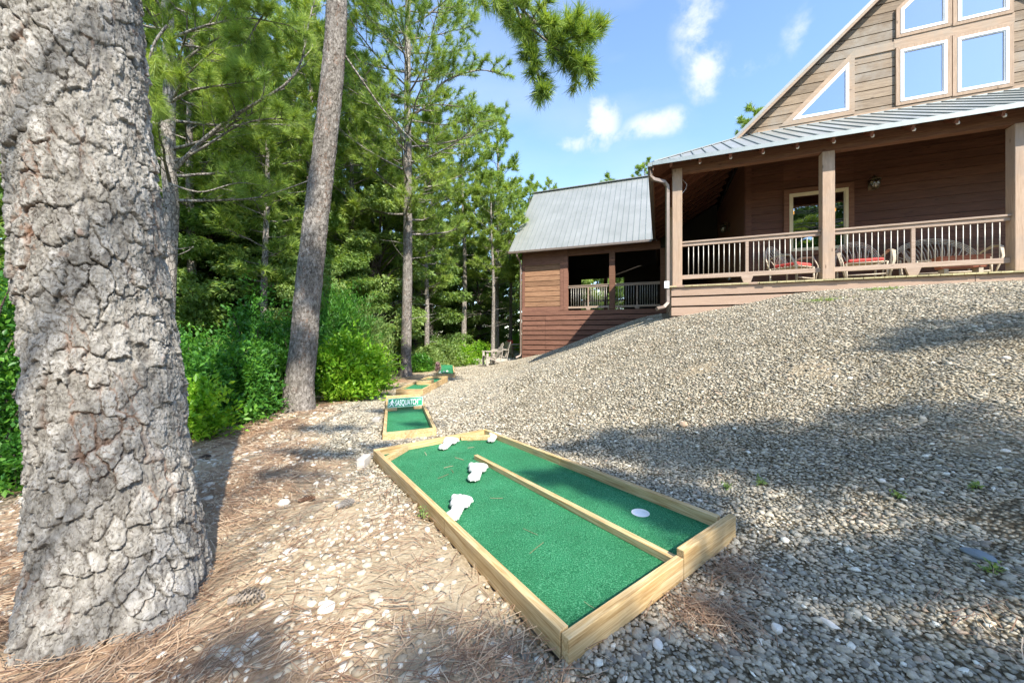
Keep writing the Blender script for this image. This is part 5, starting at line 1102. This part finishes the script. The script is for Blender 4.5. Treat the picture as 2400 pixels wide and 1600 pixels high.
# near shrubs along the left of the path
make_shrub(gp(598, 6.15), .62, .7, 1.15, 9000, .085, 'leaf', 1, 'bright green shrub at the left foot of the leaning pine', name='leafy_shrub')
make_shrub(gp(520, 5.35), .80, .75, .95, 9500, .080, 'leaf', 2, 'dense green shrub in the shade between the massive trunk and the leaning pine')
make_shrub(gp(455, 4.3), .40, .4, .60, 2800, .080, 'leaflight', 3, 'yellow green low shrub touching the massive trunk\'s right edge')
make_shrub(gp(440, 5.6), .6, .6, 1.25, 6000, .080, 'leaf', 4, 'tall green shrub right behind the massive trunk')
make_shrub(gp(812, 7.25), .88, .65, 1.15, 8500, .090, 'leaflight', 5, 'yellow green broadleaf shrub right of the leaning pine')
make_shrub(gp(868, 7.8), .55, .5, .95, 3600, .085, 'leaflight', 6, 'arching leafy shrub reaching toward the slanting putting hole')
make_shrub(gp(690, 6.9), .75, .6, 1.5, 6000, .085, 'leaf', 7, 'upright green shrub directly behind the leaning pine')
make_shrub(gp(590, 6.9), .8, .7, 1.9, 6500, .085, 'leaf', 8, 'taller leafy shrub rising behind the dense shaded shrub')
make_shrub(gp(800, 8.9), 1.0, .8, 2.3, 11000, .13, 'leaf', 9, 'feathery narrow leaved shrub right of the leaning pine', narrow=.16, name='willow_shrub')
make_shrub(gp(850, 9.4), .85, .7, 1.9, 9000, .13, 'leafpale', 10, 'pale feathery shrub beside the straight slim pine', narrow=.16, name='willow_shrub')
# behind the massive trunk at the left edge
make_shrub(gp(-60, 3.4), .55, .6, 1.7, 11000, .06, 'leaf', 14, 'bright leafy shrub at the left edge of the picture'); make_shrub(gp(10, 4.4), .7, .8, 1.9, 12000, .06, 'leaflight', 15, 'sunlit shrub seen past the left side of the massive trunk')
make_shrub(gp(-250, 4.0), 1.0, .8, 2.4, 10000, .07, 'leaf', 16, 'tall shrub left of the massive trunk, outermost on the left'); make_shrub(gp(40, 2.9), .35, .35, .35, 3000, .05, 'leaf', 17, 'low weeds behind the left foot of the massive trunk', name='weed_clump', cat='weeds')
# sunny scrub along the far end of the path
for i, (px, Y, rx, h, mt) in enumerate([(1000, 14.2, .8, .75, 'leafpale'), (1045, 15.5, .9, .8, 'leafpale'), (1085, 16.8, 1.0, .85, 'leaflight'), (1125, 18.2, .8, .95, 'leaflight'), (1060, 18.3, 1.2, 1.3, 'leafpale'), (985, 13.4, .45, .5, 'leaf'), (1205, 23, 1.0, 1.2, 'leaflight'), (1010, 17, 1.2, 1.4, 'leafdark')]):
    make_shrub(gp(px, Y), rx, rx, h, 4200, .10, mt, 30+i, ['sunny scrub nearest the farthest putting hole', 'sunny scrub second along the far path edge', 'yellow green scrub in the middle of the far path edge', 'yellow green scrub beside the garden chairs', 'taller scrub behind the row at the far path edge', 'small green bush right of the straight slim pine', 'bright bush behind the cushioned garden chair', 'dark scrub behind the sunny scrub'][i], 'scrub along the far end of the path', name='scrub_bush', stems=6)
# purple flowered plant on the farthest hole
q = h4.p(.02, .95); m_leaf_p = plain('purple_leaves', (.26, .15, .15), .6, 0, .5, 40); MT['purple'] = m_leaf_p
make_shrub((q.x, q.y, q.z+.03), .09, .09, .30, 500, .05, 'purple', 61, 'small purplish brown plant beside the farthest putting hole', name='purple_plant', cat='plant', stems=8)
# weeds in the gravel
for i, (px, py, r, h) in enumerate([(988, 1218, .025, .06), (1780, 1140, .03, .03), (1700, 1150, .025, .025), (2290, 1150, .03, .03), (2330, 1350, .035, .03), (2100, 1175, .03, .03), (1930, 705, .35, .03), (2060, 680, .3, .03)]):
    g = G(px, py); g.z = float(gz(np.array([g.x]), np.array([g.y]))[0]); make_shrub(tuple(g), r, r, h, 60 if r < .2 else 500, .02, 'leafpale' if r < .2 else 'leafpale', 70+i, ['small weed growing under the left board of the big frame', 'weed tuft in the shaded gravel right of the cup', 'weed tuft left of its neighbour in the shaded gravel', 'weed tuft at the right in the shade', 'weed tuft beside the flat grey blue stone', 'weed tuft in the middle of the shaded slope', 'thin moss and weeds where gravel meets the deck boards', 'second strip of moss along the deck boards'][i], 'weeds in the gravel', name='weed', cat='weed', stems=4, shoots=6 if r < .2 else 60)

# the wood --------------------------------------------------------------
broadA = make_broadleaf(gp(480, 10.2), 5.6, .09, 2.0, 30000, .125, 'leafdark', 101, 'dark rounded broadleaf tree behind the shaded shrubs', 'broadleaf trees filling the wood')
broadB = make_broadleaf(gp(890, 13.8), 7.5, .10, 2.1, 30000, .14, 'leafpale', 102, 'grey green broadleaf tree behind the straight slim pine', 'broadleaf trees filling the wood')
broadC = make_broadleaf(gp(640, 11.5), 6.5, .09, 2.3, 30000, .13, 'leafdark', 103, 'dark broadleaf tree left of the feathery shrub', 'broadleaf trees filling the wood', crown=.05)
rr = PyR(5); srcs = [broadA, broadB, broadC]
nb = [(400, 9.4, .85), (560, 12.5, 1.1), (720, 13, 1.05), (790, 12, .8), (340, 12, 1.1), (980, 17.5, 1.05), (1040, 23, 1.05), (1120, 22, .95), (850, 17.5, 1.15), (700, 18, 1.3), (560, 18, 1.4), (430, 17, 1.4), (280, 14, 1.3), (1180, 25, 1.0), (1230, 28, .9), (930, 21, 1.2), (1000, 24, 1.2), (150, 11, 1.2), (-50, 9, 1.1), (-300, 9.5, 1.2), (60, 7.5, .8), (-180, 6.8, .75), (1090, 28, 1.1), (780, 22, 1.4), (620, 24, 1.5), (480, 25, 1.6), (880, 27, 1.4), (1150, 31, 1.1), (740, 9.9, .5), (330, 9, .7)]
nb += [(1330, 27, 1.0), (1400, 29, 1.0), (1470, 28, .9), (1540, 27, .9), (1370, 24.5, .8), (1440, 25.5, .75)]
LB = {(400, 9.4): 'dark leafy tree right behind the pale pine with long limbs', (560, 12.5): 'rounded green tree between the pale pine and the leaning pine', (720, 13): 'green tree just right of the leaning pine, behind the feathery shrub', (790, 12): 'broadleaf tree midway between the leaning pine and the straight slim pine', (340, 12): 'dark tree peeping past the right edge of the massive trunk', (980, 17.5): 'green tree right of the straight slim pine above the scrub', (1040, 23): 'tree behind the tallest scrub at the far path edge', (1120, 22): 'tree behind the garden chairs, left of the wing', (60, 7.5): 'leafy tree seen low past the left side of the massive trunk', (-180, 6.8): 'leafy tree at the left edge beyond the outermost shrub', (740, 9.9): 'small young tree behind the yellow green shrub by the leaning pine', (330, 9): 'small young tree half hidden by the right side of the massive trunk', (1180, 25): 'broadleaf tree seen just left of the wing downspout', (1370, 24.5): 'green tree seen through the left opening of the wing', (1440, 25.5): 'green tree seen through the right opening of the wing'}
for i, (px, Y, sc) in enumerate(nb):
    x, y, z = gp(px, Y); place_copy(srcs[i % 3], (x, y, z), rr.uniform(0, 6.28), sc*rr.uniform(.92, 1.08), LB.get((px, Y)) or 'broadleaf tree standing within the dense green wood left of the cabin', 'broadleaf trees filling the wood')
pineM = make_pine(gp(1165, 19), 13.0, .14, 3.8, 2.3, 44, 41, 'bright green pine whose top stands highest against the sky left of the wing roof', 'pines of the wood', lod='far', dead=10)
pineN = make_pine(gp(590, 15.5), 15.5, .15, 5.2, 3.0, 46, 42, 'pine in the wood seen between the pale pine and the leaning pine', 'pines of the wood', lod='far', dead=10)
pineT = make_pine(gp(1087, 18.6), 12.5, .15, 5.5, 2.4, 34, 43, 'pale trunked pine behind the sunny scrub', 'pines of the wood', lod='far', dead=12)
named = [(1155, 17.3, .72, pineT, 'pale slim pine standing right behind the garden chairs'), (1196, 21, .80, pineT, 'thin pine trunk beside the wing downspout'), (1070, 25, .9, pineM, 'pine between the sunny scrub and the wood, left of the highest pine top'), (1240, 30, 1.1, pineM, 'pine top showing just above the left end of the wing roof'), (1285, 33, .98, pineN, 'pine behind the wing roof, right of the highest pine top'), (870, 15, .95, pineM, 'pine close behind the straight slim pine on its left'), (690, 14.5, 1.0, pineN, 'pine standing hidden just left of the leaning pine stem'), (500, 12.8, 1.0, pineM, 'pine under the long curved limb of the pale pine'), (780, 19, 1.1, pineN, 'tall pine seen directly right of the leaning pine'), (560, 20, 1.15, pineM, None), (430, 14.5, 1.05, pineT, 'thin pine close right of the pale long limbed pine'), (320, 10.5, .9, pineN, 'pine mostly hidden by the massive trunk, its crown showing right'), (200, 9.5, .9, pineM, None), (640, 22, 1.25, pineN, None), (960, 22, 1.1, pineT, None), (1010, 19, .93, pineN, 'pine to the right of the straight slim pine, over the scrub'), (-100, 8, .9, pineN, 'pine seen past the left side of the massive trunk'), (380, 22, 1.3, pineM, None), (830, 25, 1.3, pineM, None), (1110, 30, 1.0, pineN, None), (700, 30, 1.5, pineT, None), (520, 30, 1.6, pineN, None), (900, 32, 1.4, pineN, None), (1180, 36, 1.0, pineM, None), (-350, 10, 1.1, pineM, None), (620, 9.6, .75, pineM, 'short young pine in front of the wood, left of the leaning pine'),
 (1425, 30, 1.07, pineM, 'pine crown peeping over the middle of the wing ridge'), (1512, 30, .97, pineN, 'pine top peeping over the wing ridge next to the porch corner'), (1768, 30, 1.5, pineM, 'green pine crown showing beyond the steep left roof edge')]
named += [(730, 12.5, .95, pineN, 'pine directly behind the leaning pine, its crown to the right'), (1000, 14.5, .78, pineM, 'pine crown right of the straight slim pine'), (590, 12.0, .9, pineM, 'pine crown left of the leaning pine'), (450, 9.6, .85, pineN, 'pine crown close behind the pale pine'), (820, 13.0, .95, pineM, 'pine between the leaning pine and the straight slim pine')]
for px, Y, sc, src, lab in named:
    x, y, z = gp(px, Y); c = place_copy(src, (x, y, z if px < 1300 else 0), rr.uniform(0, 6.28), sc, lab or 'pine standing within the dense wood left of the cabin', 'pines of the wood')
# trees behind the camera: the shade on the slope and the green in the porch window come from them
def shade_pine(base, H, clumps, seed, label):
    rs = PyR(seed); nr = np.random.RandomState(seed); o = thing('pine_tree', base, label, 'pine tree', 'pines behind the viewpoint'); B = Vector(base); b_ = MB(); b_.tube([B+Vector((0, 0, -.3+(H+.3)*i/6)) for i in range(7)], [.22*(1-i/7.) for i in range(7)], 10, False); b_.build('trunk', MT['bark'], o, True)
    br = MB(); fo = Foliage()
    for (gx, gy, up_, rx, ry, n) in clumps:
        g0 = Z(gx, gy); c = Vector((gx, gy, g0))+SV*(up_/SV.z); s = B+Vector((0, 0, max(3, min(H*.93, c.z-B.z-.8)))); br.tube([s, (s+c)/2+Vector((0, 0, .35)), c], [.032, .022, .012], 6, False)
        for i in range(n):
            a = rs.uniform(0, 6.28); r_ = math.sqrt(rs.random()); p = c+Vector((rx*r_*math.cos(a), ry*r_*math.sin(a), rs.gauss(0, ry*.55+.03))); fo.tuft(p, (math.cos(a), math.sin(a), rs.uniform(-.1, .8)))
            if i % 9 == 0: br.tube([c, (c+p)/2, p], [.02, .012, .005], 4, False)
    br.build('branches', MT['bark'], o, True); fo.build('crown', MT['needle'], o, .2, .010, 20, seed); return o
def cl(*q): return [(x, y, up_, rx, ry, max(14, int(330*d*rx*ry*3.14))) for x, y, up_, rx, ry, d in q]
shade_pine((9.5, -8.5, Z(9.5, -8.5)), 11, cl((.85, 3.55, 8.6, .45, .22, .8), (1.5, 3.1, 9, .5, .34, 1), (2.05, 2.75, 9.2, .5, .40, 1), (2.6, 2.25, 9.4, .5, .42, 1), (3.2, 1.85, 9.6, .5, .42, 1), (3.0, 2.8, 9.9, .35, .2, .7)), 201, 'tall pine standing behind the viewpoint at the right')
shade_pine((12, -7.4, Z(12, -7.4)), 10.5, cl((1.12, 1.76, 6.5, .25, .10, 1.8), (1.52, 1.68, 6.6, .30, .13, 1.8), (1.95, 1.62, 6.8, .34, .17, 1.6), (2.4, 1.4, 6.8, .34, .18, 1.6), (1.0, 1.48, 6.4, .22, .08, 1.8), (1.25, 1.24, 6.4, .45, .10, 1.8), (.75, 1.10, 6.3, .42, .10, 1.8), (1.8, 1.08, 6.5, .5, .10, 1.8), (-.1, 1.28, 8.3, .33, .13, 1), (.38, 1.28, 8.5, .25, .09, 1), (.92, 2.60, 6.8, .36, .17, 2.2), (.50, 2.95, 6.8, .42, .10, 2.0), (1.02, 2.28, 6.6, .26, .13, 2.2), (.55, 1.35, 7.8, .2, .06, 1), (-1.0, 1.28, 8, .22, .10, .8)), 202, 'pine standing straight behind the viewpoint')
shade_pine((3.0, -11.5, Z(3.0, -11.5)), 14, cl((4.7, 3.7, 9, .7, .30, 1), (4.0, 3.75, 9.4, .3, .10, .8), (-1.8, 3.05, 9.5, .35, .08, 1), (-1.95, 3.7, 9.3, .5, .10, 1), (-1.45, 4.05, 9.3, .25, .09, 1), (-2.4, 4.8, 10, .45, .10, 1), (-1.2, 5.0, 9, .28, .07, 1), (-1.9, 6.0, 10, .5, .12, 1), (-4.05, 7.0, 12, .55, .22, 1), (-4.95, 8.3, 12, .6, .35, 1), (-5.9, 9.7, 12, .6, .3, 1), (-6.8, 11.1, 12, .6, .3, 1), (-3.5, 8, 10, 1.2, .3, .8), (-3.0, 9.6, 10, 1.0, .2, .8)), 203, 'pine standing behind the viewpoint at the left')
for i, (x, y, sc) in enumerate([(0, -15, 1.7), (4.0, -15, 1.75), (8.5, -17, 1.7), (-4.5, -16, 1.6), (-9, -18, 1.5), (14, -18, 1.5), (2, -19, 2.0), (6.5, -20, 2.0)]):
    place_copy(srcs[i % 3], (x, y, Z(x, y)), i, sc, 'broadleaf tree of the wood edge behind the viewpoint', 'broadleaf trees filling the wood')
# every custom helper property goes
for o in SC.objects:
    if '_o' in o: del o['_o']
